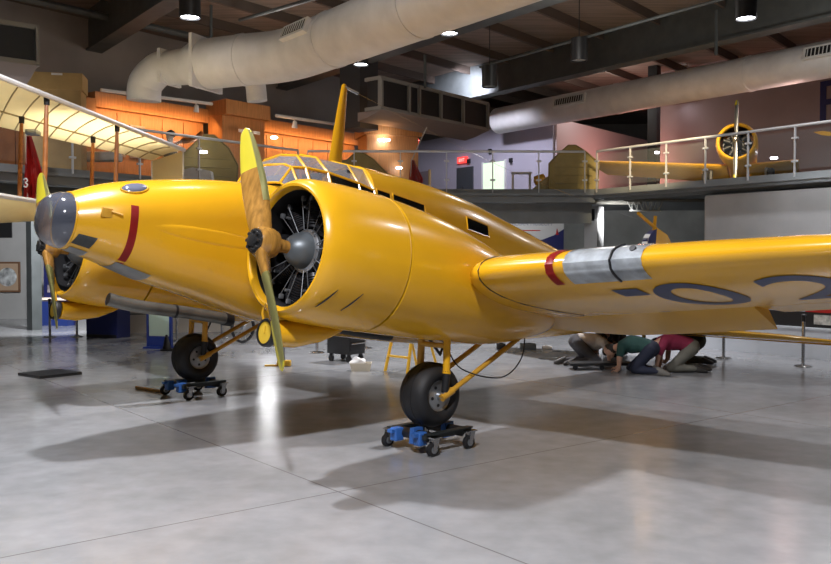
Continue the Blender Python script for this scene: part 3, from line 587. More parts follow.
for sd, lab in ((1, 'wing nearer the camera'), (-1, 'wing on the far side')):
    ys = [0, .8, 1.6, 2.5, 3.0, 3.15, 3.3, 3.45, 3.6, 3.75, 4.1, 4.35, LX0, 4.9, LX1, 5.52, 5.8, 6.5, 7.0, 7.6, 7.9, 8.2]
    bm = B(); loft(bm, [wring(y, 0, HG) for y in ys]); loft(bm, [wring(y) for y in (8.2, 8.3, 8.4, 8.5, 8.57, 8.62)])
    if sd < 0: flip(bm)
    w = P('wing', bm, YEL, ang=50)
    hinge = None
    for nm, a, b_, dl in (('flap', .78, 5.5, 17), ('aileron', 5.54, 8.18, 0)):
        bm = B(); rr_ = []
        for i in range(9):
            y = a+(b_-a)*i/8; r_ = wring(y, HG+.006, 1.); hp = (r_[5]+r_[6])/2; mt = MX.Rotation(math.radians(-dl), 3, 'Y'); 
            rr_.append([hp+mt@(p-hp) for p in r_])
        loft(bm, rr_)
        if sd < 0: flip(bm)
        obj(nm, bm, YEL, w, ang=50)
    # landing light cover
    bm = B(); ff = [.22, .15, .1, .06, .03, .012, 0]
    def cs(y, o_=.008): 
        l_ = [wpt(y, f, 1)+V((o_, 0, o_)) for f in (.085, .06, .03, .012)]+[wpt(y, 0, 1)+V((o_*1.5, 0, 0))]+[wpt(y, f, -1)+V((o_, 0, -o_)) for f in (.012, .03, .055, .085)]
        return l_
    loft(bm, [cs(LX0+(LX1-LX0)*i/10) for i in range(11)], False, False); bmesh.ops.solidify(bm, geom=bm.faces[:], thickness=.006)
    if sd < 0: flip(bm)
    lc = obj('landing_light_window', bm, M('light_window', (.62, .67, .71), .14, .0, .28, 7, .8), w)
    bm = B(); ym = LX0+.62*(LX1-LX0); tube(bm, [p for p in cs(ym, .012)], .013, 6)
    if sd < 0: flip(bm)
    obj('window_divider', bm, BLACK, lc)
    bm = B(); q = wpt(LX0+.86*(LX1-LX0), .02, 1); rev(bm, [(-.02, .03), (.03, .03)], q, (1, 0, .5), 14)
    if sd < 0: flip(bm)
    obj('lamp_bulb', bm, BLACK, lc)
    bm = B(); loft(bm, [cs(y, .006) for y in (4.36, 4.405, 4.45)], False, False); bmesh.ops.solidify(bm, geom=bm.faces[:], thickness=.003)
    if sd < 0: flip(bm)
    obj('red_stripe', bm, RED, w)
    bm = B(); tube(bm, [wpt(3.52, f, 1)+V((0, 0, .002)) for f in (.3, .15, .08, .04, .015)]+[wpt(3.52, 0, 1)+V((.003, 0, 0))]+[wpt(3.52, f, -1)-V((0, 0, .002)) for f in (.015, .04, .08, .15, .3, .5, .7)], .006, 5)
    if sd < 0: flip(bm)
    obj('panel_joint', bm, DARK, w)
    if sd > 0:
        for tx, y0, sc in (('1', 4.80, 1.), ('0', 5.08, 1.), ('2', 6.08, 1.)):
            bm = textmesh(tx, 1.0); xs_ = [v.co.x for v in bm.verts]; ys_ = [v.co.y for v in bm.verts]; x0, x1, yb, yt_ = min(xs_), max(xs_), min(ys_), max(ys_)
            wd = .72 if tx != '1' else .26
            bmesh.ops.triangulate(bm, faces=bm.faces[:])
            for _ in range(3): bmesh.ops.subdivide_edges(bm, edges=[e_ for e_ in bm.edges if e_.calc_length() > .09], cuts=1); bmesh.ops.triangulate(bm, faces=bm.faces[:])
            for v in bm.verts:
                y = y0+(v.co.x-x0)/(x1-x0)*wd; f = .60-(v.co.y-yb)/(yt_-yb)*.46 if tx != '1' else .27-(v.co.y-yb)/(yt_-yb)*.10
                v.co = wpt(y, f, -1)-V((0, 0, .006))
            obj('wing_number', bm, SER, w, smooth=False)
# ---------------- nacelles, engines, propellers, undercarriage
NT = [(2.0, 2.56, 1.18, .69), (1.5, 2.585, 1.165, .71), (.8, 2.55, 1.165, .715), (.3, 2.48, 1.17, .71), (-.1, 2.40, 1.18, .69), (-.7, 2.24, 1.21, .62), (-1.3, 2.0, 1.33, .48), (-1.7, 1.84, 1.44, .28), (-1.95, 1.66, 1.54, .06)]
def npt(X, a):
    zt, zb, hw = interp(NT, X); n = 2.1; c, s = math.cos(a), math.sin(a)
    return V((X, hw*math.copysign(abs(c)**(2/n), c), (zt+zb)/2+(zt-zb)/2*math.copysign(abs(s)**(2/n), s)))
EZ = 1.875
def sh(bm, y):
    for v in bm.verts: v.co.y += y
    return bm
for sd in (1, -1):
    yc = 2.54*sd
    bm = B(); loft(bm, [[npt(x, 2*PI*k/48) for k in range(48)] for x in (1.26, 1.0, .8, .5, .3, .1, -.1, -.3, -.5, -.7, -.9, -1.1, -1.3, -1.5, -1.65, -1.78, -1.88, -1.95)]); nac = P('nacelle', sh(bm, yc), YEL)
    prof = [(1.28, .712), (1.5, .714), (1.8, .71), (2.0, .70), (2.12, .688), (2.2, .67), (2.25, .645), (2.275, .615), (2.27, .59), (2.24, .572), (2.2, .566)]
    bm = B(); rev(bm, [(t_, r_) for t_, r_ in prof], (0, 0, EZ), (1, 0, 0), 56, False); cow = obj('cowling', sh(bm, yc), YEL, nac)
    bm = B(); rev(bm, [(1.284, .712), (1.287, .7145), (1.29, .712)], (0, 0, EZ), (1, 0, 0), 56, False); obj('cowling_seam', sh(bm, yc), DKY, nac)
    bm = B(); rev(bm, [(2.2, .567), (2.1, .58), (1.9, .60), (1.62, .62)], (0, 0, EZ), (1, 0, 0), 56, False); obj('cowling_liner', sh(bm, yc), BLACK, nac, label='black inside of the cowling')
    for xa, xb in ((2.04, 2.15), (1.75, 1.87)):
        bm = B(); pts = []
        for i in range(5):
            X = xa+(xb-xa)*i/4; z = 1.51-.18*i/4; rad = .694 if X > 2 else .71; yy = math.sqrt(max(.01, rad**2-(z-EZ)**2)); pts.append(V((X, yy*sd, z)))
        tube(bm, pts, [.004, .008, .010, .008, .004], 6); obj('cowling_slot', sh(bm, yc), DARK, nac)
    # scoop with round capped intake
    bm = B(); loft(bm, [[V((X, .13*s*math.cos(2*PI*k/20), z+h*math.sin(2*PI*k/20))) for k in range(20)] for X, s, h, z in ((2.2, 1, .12, 1.05), (1.95, 1.15, .14, 1.07), (1.65, 1.15, .10, 1.11), (1.45, .95, .05, 1.16), (1.36, .5, .02, 1.19))]); sc_ = obj('intake_scoop', sh(bm, yc-.13), YEL, nac)
    # engine
    bm = B(); rev(bm, [(1.60, .61), (1.61, .60)], (0, 0, EZ), (1, 0, 0), 40); eng = P('radial_engine', sh(bm, yc), BLACK)
    bm = B(); rev(bm, [(1.7, .18), (1.98, .19), (2.08, .18), (2.15, .155), (2.2, .12), (2.23, .09), (2.25, .06)], (0, 0, EZ), (1, 0, 0), 32); obj('crankcase', sh(bm, yc), ENG, eng)
    bm = B(); rev(bm, [(1.98, .19), (2.0, .215), (2.03, .215), (2.05, .19)], (0, 0, EZ), (1, 0, 0), 36); obj('crankcase_ring', sh(bm, yc), ALU, eng)
    for k in range(9):
        a = 2*PI*k/9+PI/2; dr = V((0, math.cos(a), math.sin(a))); tg = V((0, -math.sin(a), math.cos(a))); o_ = V((1.95, 0, EZ))
        bm = B(); pr = [(.24, .085)]
        for i in range(9): pr += [(.27+.025*i, .085), (.27+.025*i+.004, .105), (.27+.025*i+.014, .105), (.27+.025*i+.018, .085)]
        rev(bm, pr+[(.5, .095), (.555, .08), (.56, .03)], o_, dr, 16); obj('cylinder', sh(bm, yc), DARK, eng)
        bm = B()
        for s_ in (-1, 1):
            tube(bm, [V((2.05, 0, EZ))+dr*.20+tg*.025*s_, V((2.09, 0, EZ))+dr*.50+tg*.065*s_], .0045, 6)
            box(bm, V((2.07, 0, EZ))+dr*.51+tg*.068*s_, (.045, .04, .05), None, .01)
        rev(bm, [(0, .014), (.05, .014)], V((2.05, 0, EZ))+dr*.42+tg*.0, (1, 0, 0), 8)
        obj('pushrods', sh(bm, yc), M('pushrod_steel', (.20, .21, .22), .4, .7) if 'pushrod_steel' not in bpy.data.materials else bpy.data.materials['pushrod_steel'], eng)
    # propeller
    bm = B(); rev(bm, [(2.2, .06), (2.38, .07), (2.40, .13), (2.46, .15), (2.56, .15), (2.60, .125)], (0, 0, EZ), (1, 0, 0), 28); pro = P('propeller', sh(bm, yc), WOODP)
    bm = B(); rev(bm, [(2.60, .115), (2.62, .115), (2.625, .06), (2.66, .055), (2.665, .03)], (0, 0, EZ), (1, 0, 0), 28)
    for k in range(8): rev(bm, [(2.62, .016), (2.648, .016)], V((0, .085*math.cos(k*PI/4), EZ+.085*math.sin(k*PI/4))), (1, 0, 0), 8)
    obj('hub_plate', sh(bm, yc), M('hub_steel', (.06, .06, .06), .35, .7), pro)
    an = math.radians(26 if sd > 0 else 33)
    for sg in (1, -1):
        bd = V((0, -math.sin(an), math.cos(an)))*sg; ct = V((1, 0, 0)).cross(bd)
        tab = [(1.30, .02, 14, .006), (1.27, .10, 15, .012), (1.18, .16, 17, .025), (1.0, .215, 20, .045), (.8, .25, 24, .06), (.6, .265, 30, .08), (.4, .25, 38, .11), (.22, .23, 47, .15), (.1, .21, 54, .17), (.02, .2, 58, .17)]
        def bsec(r):
            c_, be, th = interp(tab, r); be = math.radians(be); cd = V((1, 0, 0))*math.sin(be)+ct*math.cos(be); nd = bd.cross(cd)
            o_ = V((2.52, 0, EZ))+bd*r*.98
            return [o_+cd*(c_/2*math.cos(q))+nd*(th/2*math.sin(q)*(1 if math.sin(q) > 0 else .5)) for q in [2*PI*j/20 for j in range(20)]]
        rs = [.02, .06, .1, .15, .2, .26, .32, .4, .48, .56, .64, .72, .80]
        bm = B(); loft(bm, [bsec(r_) for r_ in rs]); bl = obj('blade', sh(bm, yc), WOODP, pro)
        bm = B(); loft(bm, [bsec(r_) for r_ in (.80, .86, .92, 1.0, 1.08, 1.14, 1.19, 1.23, 1.26, 1.28, 1.295, 1.30)]); obj('blade_tip', sh(bm, yc), TIP, pro, label='yellow painted blade tip')
        bm = B(); rg = []
        for i in range(16):
            r_ = (.42 if sg > 0 else .36)+(.84 if sg > 0 else .92)*i/15; s_ = bsec(r_); c0_ = sum(s_, V())/20; k_ = [9, 10, 11] if True else 0
            le = [c0_+(s_[j]-c0_)*1.03 for j in ((7, 8, 9, 10, 11, 12) if sg > 0 else (15, 16, 17, 18, 19, 0, 1, 2, 3, 4, 5))]; rg.append(le)
        loft(bm, rg, False, False); bmesh.ops.solidify(bm, geom=bm.faces[:], thickness=-.003); obj('blade_sheath', sh(bm, yc), SHEATH, pro)
    # intake disc hanging below the cowling
    bm = B(); rev(bm, [(2.22, .11), (2.22, .135), (2.27, .138), (2.29, .13), (2.29, .108)], (0, 0, 1.05), (1, 0, 0), 30, False); ir = obj('intake_rim', sh(bm, yc-.13), BLACK, sc_)
    bm = B(); rev(bm, [(2.23, .01), (2.26, .11), (2.28, .11), (2.285, .01)], (0, 0, 1.05), (1, 0, 0), 30); box(bm, (2.29, 0, 1.08), (.01, .012, .07)); obj('intake_cover', sh(bm, yc-.13), M('cover_yellow', (.62, .40, .03), .5), sc_)
    bm = B(); tube(bm, smoothpath([(2.27, -.06, 1.16), (2.29, -.065, 1.24), (2.29, -.02, 1.32), (2.29, .04, 1.24), (2.27, .05, 1.16)], 5), .012, 6); obj('cover_strap', sh(bm, yc-.13), YEL, sc_)
    # wheel
    wc = V((.09, 0, .58)); pr = []
    for i in range(25):
        a = -2.45+4.9*i/24; pr.append((.205*math.sin(a)*.95, .245+.115*math.cos(a)))
    bm = B(); rev(bm, [(-.11, .17)]+pr+[(.11, .17)], wc, (0, 1, 0), 48, False); whl = P('wheel', sh(bm, yc), RUB)
    for k_ in (-.05, 0, .05):
        bm = B(); rev(bm, [(k_-.006, .353), (k_-.005, .3605), (k_+.005, .3605), (k_+.006, .353)], wc, (0, 1, 0), 48, False); obj('tread_ridge', sh(bm, yc), RUB, whl)
    bm = B(); rev(bm, [(-.15, .02), (-.15, .17), (-.13, .19), (.13, .19), (.15, .17), (.135, .15), (.14, .07), (.15, .02)], wc, (0, 1, 0), 36); hb = obj('hub', sh(bm, yc), ALU, whl)
    bm = B()
    for k in range(5): 
        a = 2*PI*k/5+.9; rev(bm, [(-.16, .018), (.145, .018)], wc+V((.105*math.cos(a), 0, .105*math.sin(a))), (0, 1, 0), 12)
    obj('hub_hole', sh(bm, yc), BLACK, hb)
    bm = B(); rev(bm, [(-.25, .03), (-.22, .045), (-.1, .05), (.1, .05), (.22, .045), (.235, .045), (.235, .028), (.20, .026)], wc, (0, 1, 0), 20); obj('axle', sh(bm, yc), ALU, whl)
    for o2 in (.205, -.205):
        bm = B(); tube(bm, [wc+V((-.02, o2, .02)), wc+V((-.01, o2, .28))], [.04, .05], 12); lg = P('oleo_leg', sh(bm, yc), BLACK)
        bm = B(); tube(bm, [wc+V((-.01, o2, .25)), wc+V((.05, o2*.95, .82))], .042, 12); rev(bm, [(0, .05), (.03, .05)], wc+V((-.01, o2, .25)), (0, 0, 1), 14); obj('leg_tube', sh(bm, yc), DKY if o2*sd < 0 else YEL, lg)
        bm = B(); tube(bm, [wc+V((0, o2*1.08, 0)), wc+V((-1.25, o2*1.1, .80))], .03, 10); tube(bm, [wc+V((0.04, o2*1.08, -.02)), wc+V((-.12, o2*1.08, .075))], .042, 10); P('drag_strut', sh(bm, yc), DKY)
    bm = B(); tube(bm, [wc+V((.03, -.2, .55)), wc+V((.03, .2, .55))], .03, 10); P('cross_brace', sh(bm, yc), DKY)
    bm = B(); tube(bm, [wc+V((.02, -.1, .62)), wc+V((-.25, -.15, .45)), wc+V((-.3, -.15, .62))], .018, 8); P('retraction_link', sh(bm, yc), DARK)
bm = B(); tube(bm, smoothpath([(1.92, -1.82, 1.27), (1.72, -1.8, 1.24), (1.4, -1.78, 1.22), (.7, -1.78, 1.22), (.1, -1.78, 1.2)], 6), .088, 18, False); ex = P('exhaust_pipe', bm, EXH)
bm = B(); rev(bm, [(0, .075), (.01, .07)], (1.91, -1.82, 1.27), (1, 0, .1), 18); obj('pipe_mouth', bm, BLACK, ex)
bm = B(); rev(bm, [(-.02, .094), (.02, .094)], (.95, -1.78, 1.22), (1, 0, 0), 18, False); obj('pipe_band', bm, DARK, ex)
bm = B(); rev(bm, [(0, .1), (.12, .1)], (.02, -1.78, 1.2), (1, 0, 0), 18); obj('pipe_clamp', bm, DARK, ex)
bm = B(); tube(bm, smoothpath([(1.2, 1.78, 1.24), (.7, 1.78, 1.21), (.1, 1.78, 1.20)], 6), .08, 18); P('exhaust_pipe', bm, DARK)
# tail
def lens(prof_le, te, th): return None
FIN = [(-7.3, 2.7), (-7.85, 3.0), (-8.12, 3.5), (-8.26, 3.87), (-8.5, 4.08), (-8.5, 2.4)]
bm = B(); rg = []
for t_, s_ in ((-1, .9), (-.6, 1), (.6, 1), (1, .9)):
    rg.append([V((x if s_ == 1 else x*.995-.04, t_*.06, z if s_ == 1 else z-.02)) for x, z in FIN])
loft(bm, rg); fin = P('fin', bm, YEL, smooth=False)
bm = B(); prism(bm, [(-8.18, 3.55), (-8.5, 3.55), (-8.5, 4.07), (-8.28, 3.93), (-8.2, 3.8)], .126, lambda a, b, c_: (a, c_, b)); obj('blue_flash', bm, NAVY, fin, False)
bm = B(); prism(bm, [(-8.11, 3.5), (-8.18, 3.5), (-8.2, 3.8), (-8.28, 3.93), (-8.23, 3.86)], .126, lambda a, b, c_: (a, c_, b)); obj('white_flash', bm, WHITE, fin, False)
bm = B(); prism(bm, [(-8.52, 2.3), (-9.3, 2.4), (-9.5, 2.9), (-9.45, 3.4), (-9.25, 3.8), (-8.95, 4.03), (-8.52, 4.1)], .1, lambda a, b, c_: (a, c_, b)); P('rudder', bm, YEL, smooth=False)
bm = B(); tube(bm, [(-8.5, 0, 3.9), (-8.5, 0, 4.34)], .035, 8); tube(bm, [(-7.85, 0, 4.27), (-8.55, 0, 4.1)], .035, 8); P('aerial_post', bm, YEL)
for sd in (1, -1):
    bm = B(); rg = []
    for y, x0, x1, th in ((0, -7.0, -8.5, .16), (1.9, -7.35, -8.5, .13), (3.1, -7.7, -8.5, .1), (3.75, -8.1, -8.5, .06), (3.9, -8.4, -8.5, .02)):
        rg.append([V((x0+(x1-x0)*f, y*sd, 2.0+.0*y+th/2*s_)) for f, s_ in ((0, 0), (.08, .6), (.3, 1), (.7, .85), (1, .6), (1, -.6), (.7, -.85), (.3, -1), (.08, -.6))])
    loft(bm, rg); P('tailplane', bm, YEL)
    bm = B(); rg = []
    for y, x1 in ((.15, -9.15), (1.9, -9.1), (3.1, -8.95), (3.75, -8.7), (3.9, -8.56)):
        rg.append([V((-8.52, y*sd, 2.05)), V((x1, y*sd, 2.005)), V((x1, y*sd, 1.995)), V((-8.52, y*sd, 1.95))])
    loft(bm, rg); P('elevator', bm, YEL, smooth=False)
bm = B(); tube(bm, [(-8.4, 0, 2.1), (-8.55, 0, 1.65)], .04, 8); tw = P('tail_leg', bm, DKY)
bm = B(); rev(bm, [(-.05, .1), (-.06, .15), (0, .17), (.06, .15), (.05, .1)], (-8.6, 0, 1.62), (0, 1, 0), 24); obj('tail_wheel', bm, RUB, tw)
bm = B(); tube(bm, smoothpath([(-1.2, 2.75, 1.48), (-1.0, 2.9, 1.1), (-.6, 2.95, .85), (-.15, 2.75, .9), (.0, 2.6, 1.16)], 8), .008, 6); P('slack_cable', bm, DARK)
# ---------------- wheel dollies
yaw = math.atan2(f0.y, f0.x)
def dolly(c, label):
    t = thing('wheel_dolly', label, 'dolly', c, yaw, 'blue wheel dollies under the main wheels'); t.scale = (1.22, 1.22, 1.12)
    for s in (.22, -.22):
        bm = B(); box(bm, (0, s, .17), (.60, .045, .05), None, .006); box(bm, (0, s+.02*(1 if s > 0 else -1), .20), (.56, .07, .012)); obj('side_rail', bm, M('rail_dark', (.03, .035, .035), .4, .3) if 'rail_dark' not in bpy.data.materials else bpy.data.materials['rail_dark'], t, False)
    for s in (.2, -.2):
        bm = B(); rev(bm, [(-.21, .05), (.21, .05)], (s, 0, .16), (0, 1, 0), 18); obj('roller', bm, BLACK, t)
    for sx in (.2, -.2):
        for sy in (.2,):
            bm = B(); prism(bm, [(sx-.07, .08), (sx+.07, .08), (sx+.055, .23), (sx-.055, .23)], .05, lambda a, b, c_: (a, sy-.17+c_, b)); obj('cradle_plate', bm, BLUE, t, False)
    for s in (.15, -.15): bm = B(); box(bm, (.27, s, .15), (.10, .085, .13), None, .012); box(bm, (.30, s, .19), (.12, .06, .03)); obj('end_bracket', bm, BLUE, t, False)
    for sx in (.23, -.23):
        for sy in (.29, -.29):
            bm = B(); box(bm, (sx, sy, .175), (.1, .08, .012)); 
            for s in (-.028, .028): prism(bm, [(sx-.035, .17), (sx+.035, .17), (sx+.045, .055), (sx+.01, .045)], .006, lambda a, b, c_: (a, sy+s+c_, b))
            cs_ = obj('caster', bm, CHROME, t, False)
            bm = B(); rev(bm, [(-.02, .02), (-.022, .055), (-.015, .066), (.015, .066), (.022, .055), (.02, .02)], (sx+.025, sy, .066), (0, 1, 0), 24); wl = obj('caster_wheel', bm, RUB, cs_)
            bm = B(); rev(bm, [(-.024, .036), (.024, .036)], (sx+.025, sy, .066), (0, 1, 0), 18); obj('caster_hub', bm, ALU, wl)
for sd, lab in ((1, 'blue wheel dolly with casters under the near main wheel'), (-1, 'blue wheel dolly with casters under the far main wheel')):
    c = W((.09, 2.54*sd, .58)); dolly((c.x, c.y, 0), lab)
# ------------------------------------------------------------------ aeroplane on the right deck
hx = V((8.85, 24.0, 0)); hd = V((-.41, -.91, 0)).normalized()
t = thing('display_aeroplane', 'yellow single-engine aeroplane with round engine parked on the right deck', 'aeroplane', (hx.x, hx.y, DZ+.17))
t.rotation_euler = (0, math.radians(-10), math.atan2(hd.y, hd.x)); EH = 1.12
def Q(n, bm, m, par=None, **k): return obj(n, bm, m, par or t, **k)
bm = B(); rev(bm, [(-1.2, .50), (-.6, .55), (-.15, .56), (.0, .54), (.05, .50), (.03, .46), (-.02, .44)], (0, 0, EH), (1, 0, 0), 36, False); Q('cowling', bm, YEL2)
bm = B(); rg = []
for X, r_, z in ((-1.2, .5, EH), (-2.2, .52, EH+.02), (-3.5, .46, EH), (-5.5, .25, EH+.25), (-6.6, .1, EH+.35)): rg.append([V((X, .85*r_*math.cos(2*PI*k/24), z+r_*math.sin(2*PI*k/24))) for k in range(24)])
loft(bm, rg); Q('fuselage', bm, YEL2)
bm = B(); rev(bm, [(-.5, .4), (-.49, .39)], (0, 0, EH), (1, 0, 0), 30); en = Q('radial_engine', bm, BLACK)
bm = B(); rev(bm, [(-.02, .441), (-.1, .45), (-.5, .46)], (0, 0, EH), (1, 0, 0), 36, False); Q('cowling_liner', bm, BLACK)
bm = B(); rev(bm, [(-.4, .13), (-.2, .13), (-.1, .11), (.0, .08), (.12, .05)], (0, 0, EH), (1, 0, 0), 24); Q('crankcase', bm, ALU, en)
for k in range(9):
    a = 2*PI*k/9; dr = V((0, math.cos(a), math.sin(a))); bm = B(); rev(bm, [(.18, .06), (.37, .075), (.375, .03)], V((-.28, 0, EH)), dr, 10); Q('cylinder', bm, BLACK, en)
bm = B(); rev(bm, [(.1, .05), (.12, .09), (.2, .09), (.3, .02)], (0, 0, EH), (1, 0, 0), 18); pr_ = Q('propeller', bm, ALU)
for sg in (1, -1):
    bm = B(); loft(bm, [[V((.16+.03*math.sin(q)+(.02 if True else 0)*math.cos(q)*sg, w*math.cos(q)*sg*.8, EH+sg*r_)) for q in [2*PI*j/14 for j in range(14)]] for r_, w in ((.03, .045), (.25, .06), (.55, .075), (.85, .07), (1.08, .045), (1.12, .02))]); bl = Q('blade', bm, ALU, pr_)
    bm = B(); loft(bm, [[V((.162+.034*math.sin(q), w*math.cos(q), EH+sg*r_)) for q in [2*PI*j/14 for j in range(14)]] for r_, w in ((1.0, .062), (1.06, .05), (1.13, .025))]); Q('blade_tip', bm, TIP, pr_)
for sg, L in ((-1, 3.95), (1, 1.3)):
    bm = B(); rg = []
    for f in (0, .3, .7, .95, 1):
        y = sg*(.3+L*f); c_ = 2.0-.5*f*L/4.2; z = EH-.52+.09*abs(y); th = .22-.08*f; k_ = 1 if f < 1 else .5
        rg.append([V((-.7-.1*f+(0-u)*c_*k_, y, z+th*.5*s_*k_)) for u, s_ in ((0, 0), (.05, .7), (.25, 1), (.6, .7), (1, .05), (1, -.05), (.6, -.6), (.25, -.8), (.05, -.6))])
    loft(bm, rg); Q('wing', bm, YEL2)
    bm = B(); s2 = sg*.75; tube(bm, [(-1.0, s2, EH-.5), (-.95, s2, .3)], .05, 8); lg_ = Q('landing_leg', bm, ALU)
    bm = B(); rev(bm, [(-.09, .1), (-.1, .24), (-.05, .29), (.05, .29), (.1, .24), (.09, .1)], (-.95, s2+.12*sg, .29), (0, 1, 0), 26); Q('landing_wheel', bm, RUB, lg_)
bm = B(); loft(bm, [[V((X, w*math.cos(q), EH+.35+h*math.sin(q))) for q in [PI*j/12 for j in range(13)]] for X, w, h in ((-1.5, .3, .1), (-1.8, .34, .5), (-3.2, .34, .5), (-4.0, .2, .1))], True, False); Q('canopy', bm, DGLASS)
bm = B(); prism(bm, [(-5.7, EH+.4), (-6.8, EH+.35), (-6.9, EH+1.3), (-6.5, EH+1.4), (-6.1, EH+.9)], .08, lambda a, b, c_: (a, c_, b)); Q('fin', bm, YEL2, smooth=False)
bm = B(); box(bm, (-6.3, 0, EH+.42), (.9, 3.2, .08), None, .03); Q('tailplane', bm, YEL2)
bm = B(); loft(bm, [[V((x, y, z)) for x, z in ((0, 0), (.3, .07), (.9, .02), (.9, -.02), (.3, -.05))] for y in (0, 2.5)]); o = obj('wing_tip_panel', bm, YEL2, label='yellow wing end showing above the rail at the far right edge', cat='aircraft wing'); o.location = at(813, 132, 23.2); o.rotation_euler = (0, .25, -1.1)
# ------------------------------------------------------------------ fabric biplane wing at upper left
t = thing('fabric_biplane', 'cream fabric biplane wings with varnished struts behind the clear nose', 'biplane', (0, 0, 0))
def ruled(A, Bp, Cc, D, th, n, name, par, camber=.06):
    bm = B(); rg = []
    for i in range(n+1):
        f = i/n; p, q = A.lerp(Bp, f), Cc.lerp(D, f); ring = []
        for s_, sg in [(j/8, 1) for j in range(9)]+[(j/8, -1) for j in range(8, -1, -1)]:
            h_ = camber*4*s_*(1-s_); ring.append(p.lerp(q, s_)+UP*(h_+sg*th/2*(1 if 0 < s_ < 1 else .4)))
        rg.append(ring)
    loft(bm, rg); return obj(name, bm, CANVAS, par)
A_, B_, C_, D_ = at(183, 150, 18), at(-60, 53, 11.4), at(152, 160, 18.4), at(-60, 113, 15.2)
uw = ruled(A_, B_, C_, D_, .06, 14, 'upper_wing', t)
def onw(f, s): return A_.lerp(B_, f).lerp(C_.lerp(D_, f), s)
for i in range(1, 13):
    f = i/13; bm = B(); tube(bm, [onw(f, s)+UP*(.06*4*s*(1-s)-.036) for s in (.03, .25, .5, .75, .97)], .013, 5); obj('wing_rib', bm, RIB, uw)
bm = B(); tube(bm, [A_+V((.02, 0, .0)), B_], .045, 8); obj('leading_spar', bm, WHITE, uw)
bm = B(); tube(bm, [onw(0, .62)+UP*.0, onw(.5, .62)-UP*.02, onw(1, .62)], .016, 6); obj('rear_spar', bm, RIB, uw)
bm = B(); p0, p1 = A_-UP*.02, C_-UP*.02; loft(bm, [[p0+V((0, 0, 0)), p1, p1-UP*.72, p0-UP*.72], [p0+V((.0, .05, 0)), p1+V((0, .05, 0)), p1-UP*.72+V((0, .05, 0)), p0-UP*.72+V((0, .05, 0))]]); ac = obj('tip_curtain', bm, CANVAS, t, False)
bm = B()
for p in (p0, p1): tube(bm, [p, p-UP*.72], .02, 6)
obj('curtain_edge', bm, WHITE, ac)
e0_, e1_ = at(183, 203, 17.6)+V((-1.15, 0, 0)), at(-60, 186, 12)
LA, LB, LC, LD = at(60, 205, 15.6), at(-60, 186, 11.5), at(60, 219, 17.2), at(-60, 226, 14.0)
lw_ = ruled(LA, LB, LC, LD, .06, 8, 'lower_wing', t, .03)
bm = B(); tube(bm, [LA, LB], .04, 8); obj('leading_spar', bm, WHITE, lw_)
for px, py, s, f in ((50, 99, .02, None), (25, 117, .60, None), (119, 127, .02, None), (93, 137, .60, None), (158, 154, .60, None)):
    best = min(((at_.x/at_.y-(px-415.5)/865)**2, ff) for ff in [i/60 for i in range(61)] for at_ in [onw(ff, s)])[1]
    top = onw(best, s); low = V((top.x-.02, top.y-.1, 2.92 if px < 130 else 3.6))
    if px > 130: continue
    bm = B(); tube(bm, [top-UP*.03, top.lerp(low, .3), top.lerp(low, .7), low], [.028, .04, .04, .028], 8); st = obj('wing_strut', bm, STRUTW, t)
    bm = B(); rev(bm, [(-.12, .045), (.0, .05)], top-UP*.01, (0, 0, 1), 8); obj('strut_socket', bm, DARK, st)
for k, (a, b) in enumerate((((93, 137, .6), (50, 190)),)): pass
bm = B(); box(bm, onw(.62, .9)-UP*.04, (.22, .22, .1), None, .02); obj('wing_fitting', bm, ALU, t)
# ------------------------------------------------------------------ things on the floor
def stanchion(px, py, label, h=1.0):
    p = onfloor(px, py); s = thing('stanchion', label, 'stanchion', p, 0, 'chrome barrier posts')
    bm = B(); rev(bm, [(0, .17), (.015, .17), (.03, .14), (.045, .04)], (0, 0, 0), (0, 0, 1), 28); obj('base', bm, CHROME, s)
    bm = B(); rev(bm, [(.03, .033), (h-.12, .033)], (0, 0, 0), (0, 0, 1), 16); obj('post', bm, CHROME, s)
    bm = B(); rev(bm, [(h-.13, .038), (h-.03, .038), (h, .05), (h+.02, .02)], (0, 0, 0), (0, 0, 1), 16); obj('belt_head', bm, BLACK, s)
for px, py, lab in ((50, 337, 'chrome stanchion left of the far propeller blade'), (77, 336.5, 'chrome stanchion just right of the far propeller blade'), (803, 366.5, 'tall chrome stanchion at far right before the white plinth'), (723.5, 358.5, 'chrome stanchion behind the kneeling people'),
                    (317, 353, 'chrome stanchion whose base shows left of the black tool cart'), (365, 348.5, 'chrome stanchion whose base shows right of the black tool cart'), (177, 341, 'pale stanchion between the blue sign and the far wheel'), (222, 338, 'thin stanchion behind the far wheel')): stanchion(px, py, lab)
# tool cart
p = onfloor(346, 361); t = thing('tool_cart', 'black rolling tool cart with two pale drawer handles under the near engine', 'tool cart', p, math.radians(-38))
bm = B(); box(bm, (0, 0, .52), (.62, .48, .72), None, .02); obj('body', bm, BLACK, t)
for k in range(3):
    bm = B(); box(bm, (.315, 0, .32+.2*k), (.02, .44, .17), None, .005); dr_ = obj('drawer', bm, DARK, t); bm = B(); box(bm, (.335, 0, .38+.2*k), (.02, .4, .025), None, .004); obj('drawer_handle', bm, CHROME, dr_)
for sx in (.24, -.24):
    for sy in (.18, -.18):
        bm = B(); box(bm, (sx, sy, .14), (.05, .06, .06)); cs_ = obj('caster', bm, DARK, t, False); bm = B(); rev(bm, [(-.02, .02), (-.02, .065), (.02, .065), (.02, .02)], (sx, sy, .066), (0, 1, 0), 16); obj('caster_wheel', bm, RUB, cs_)
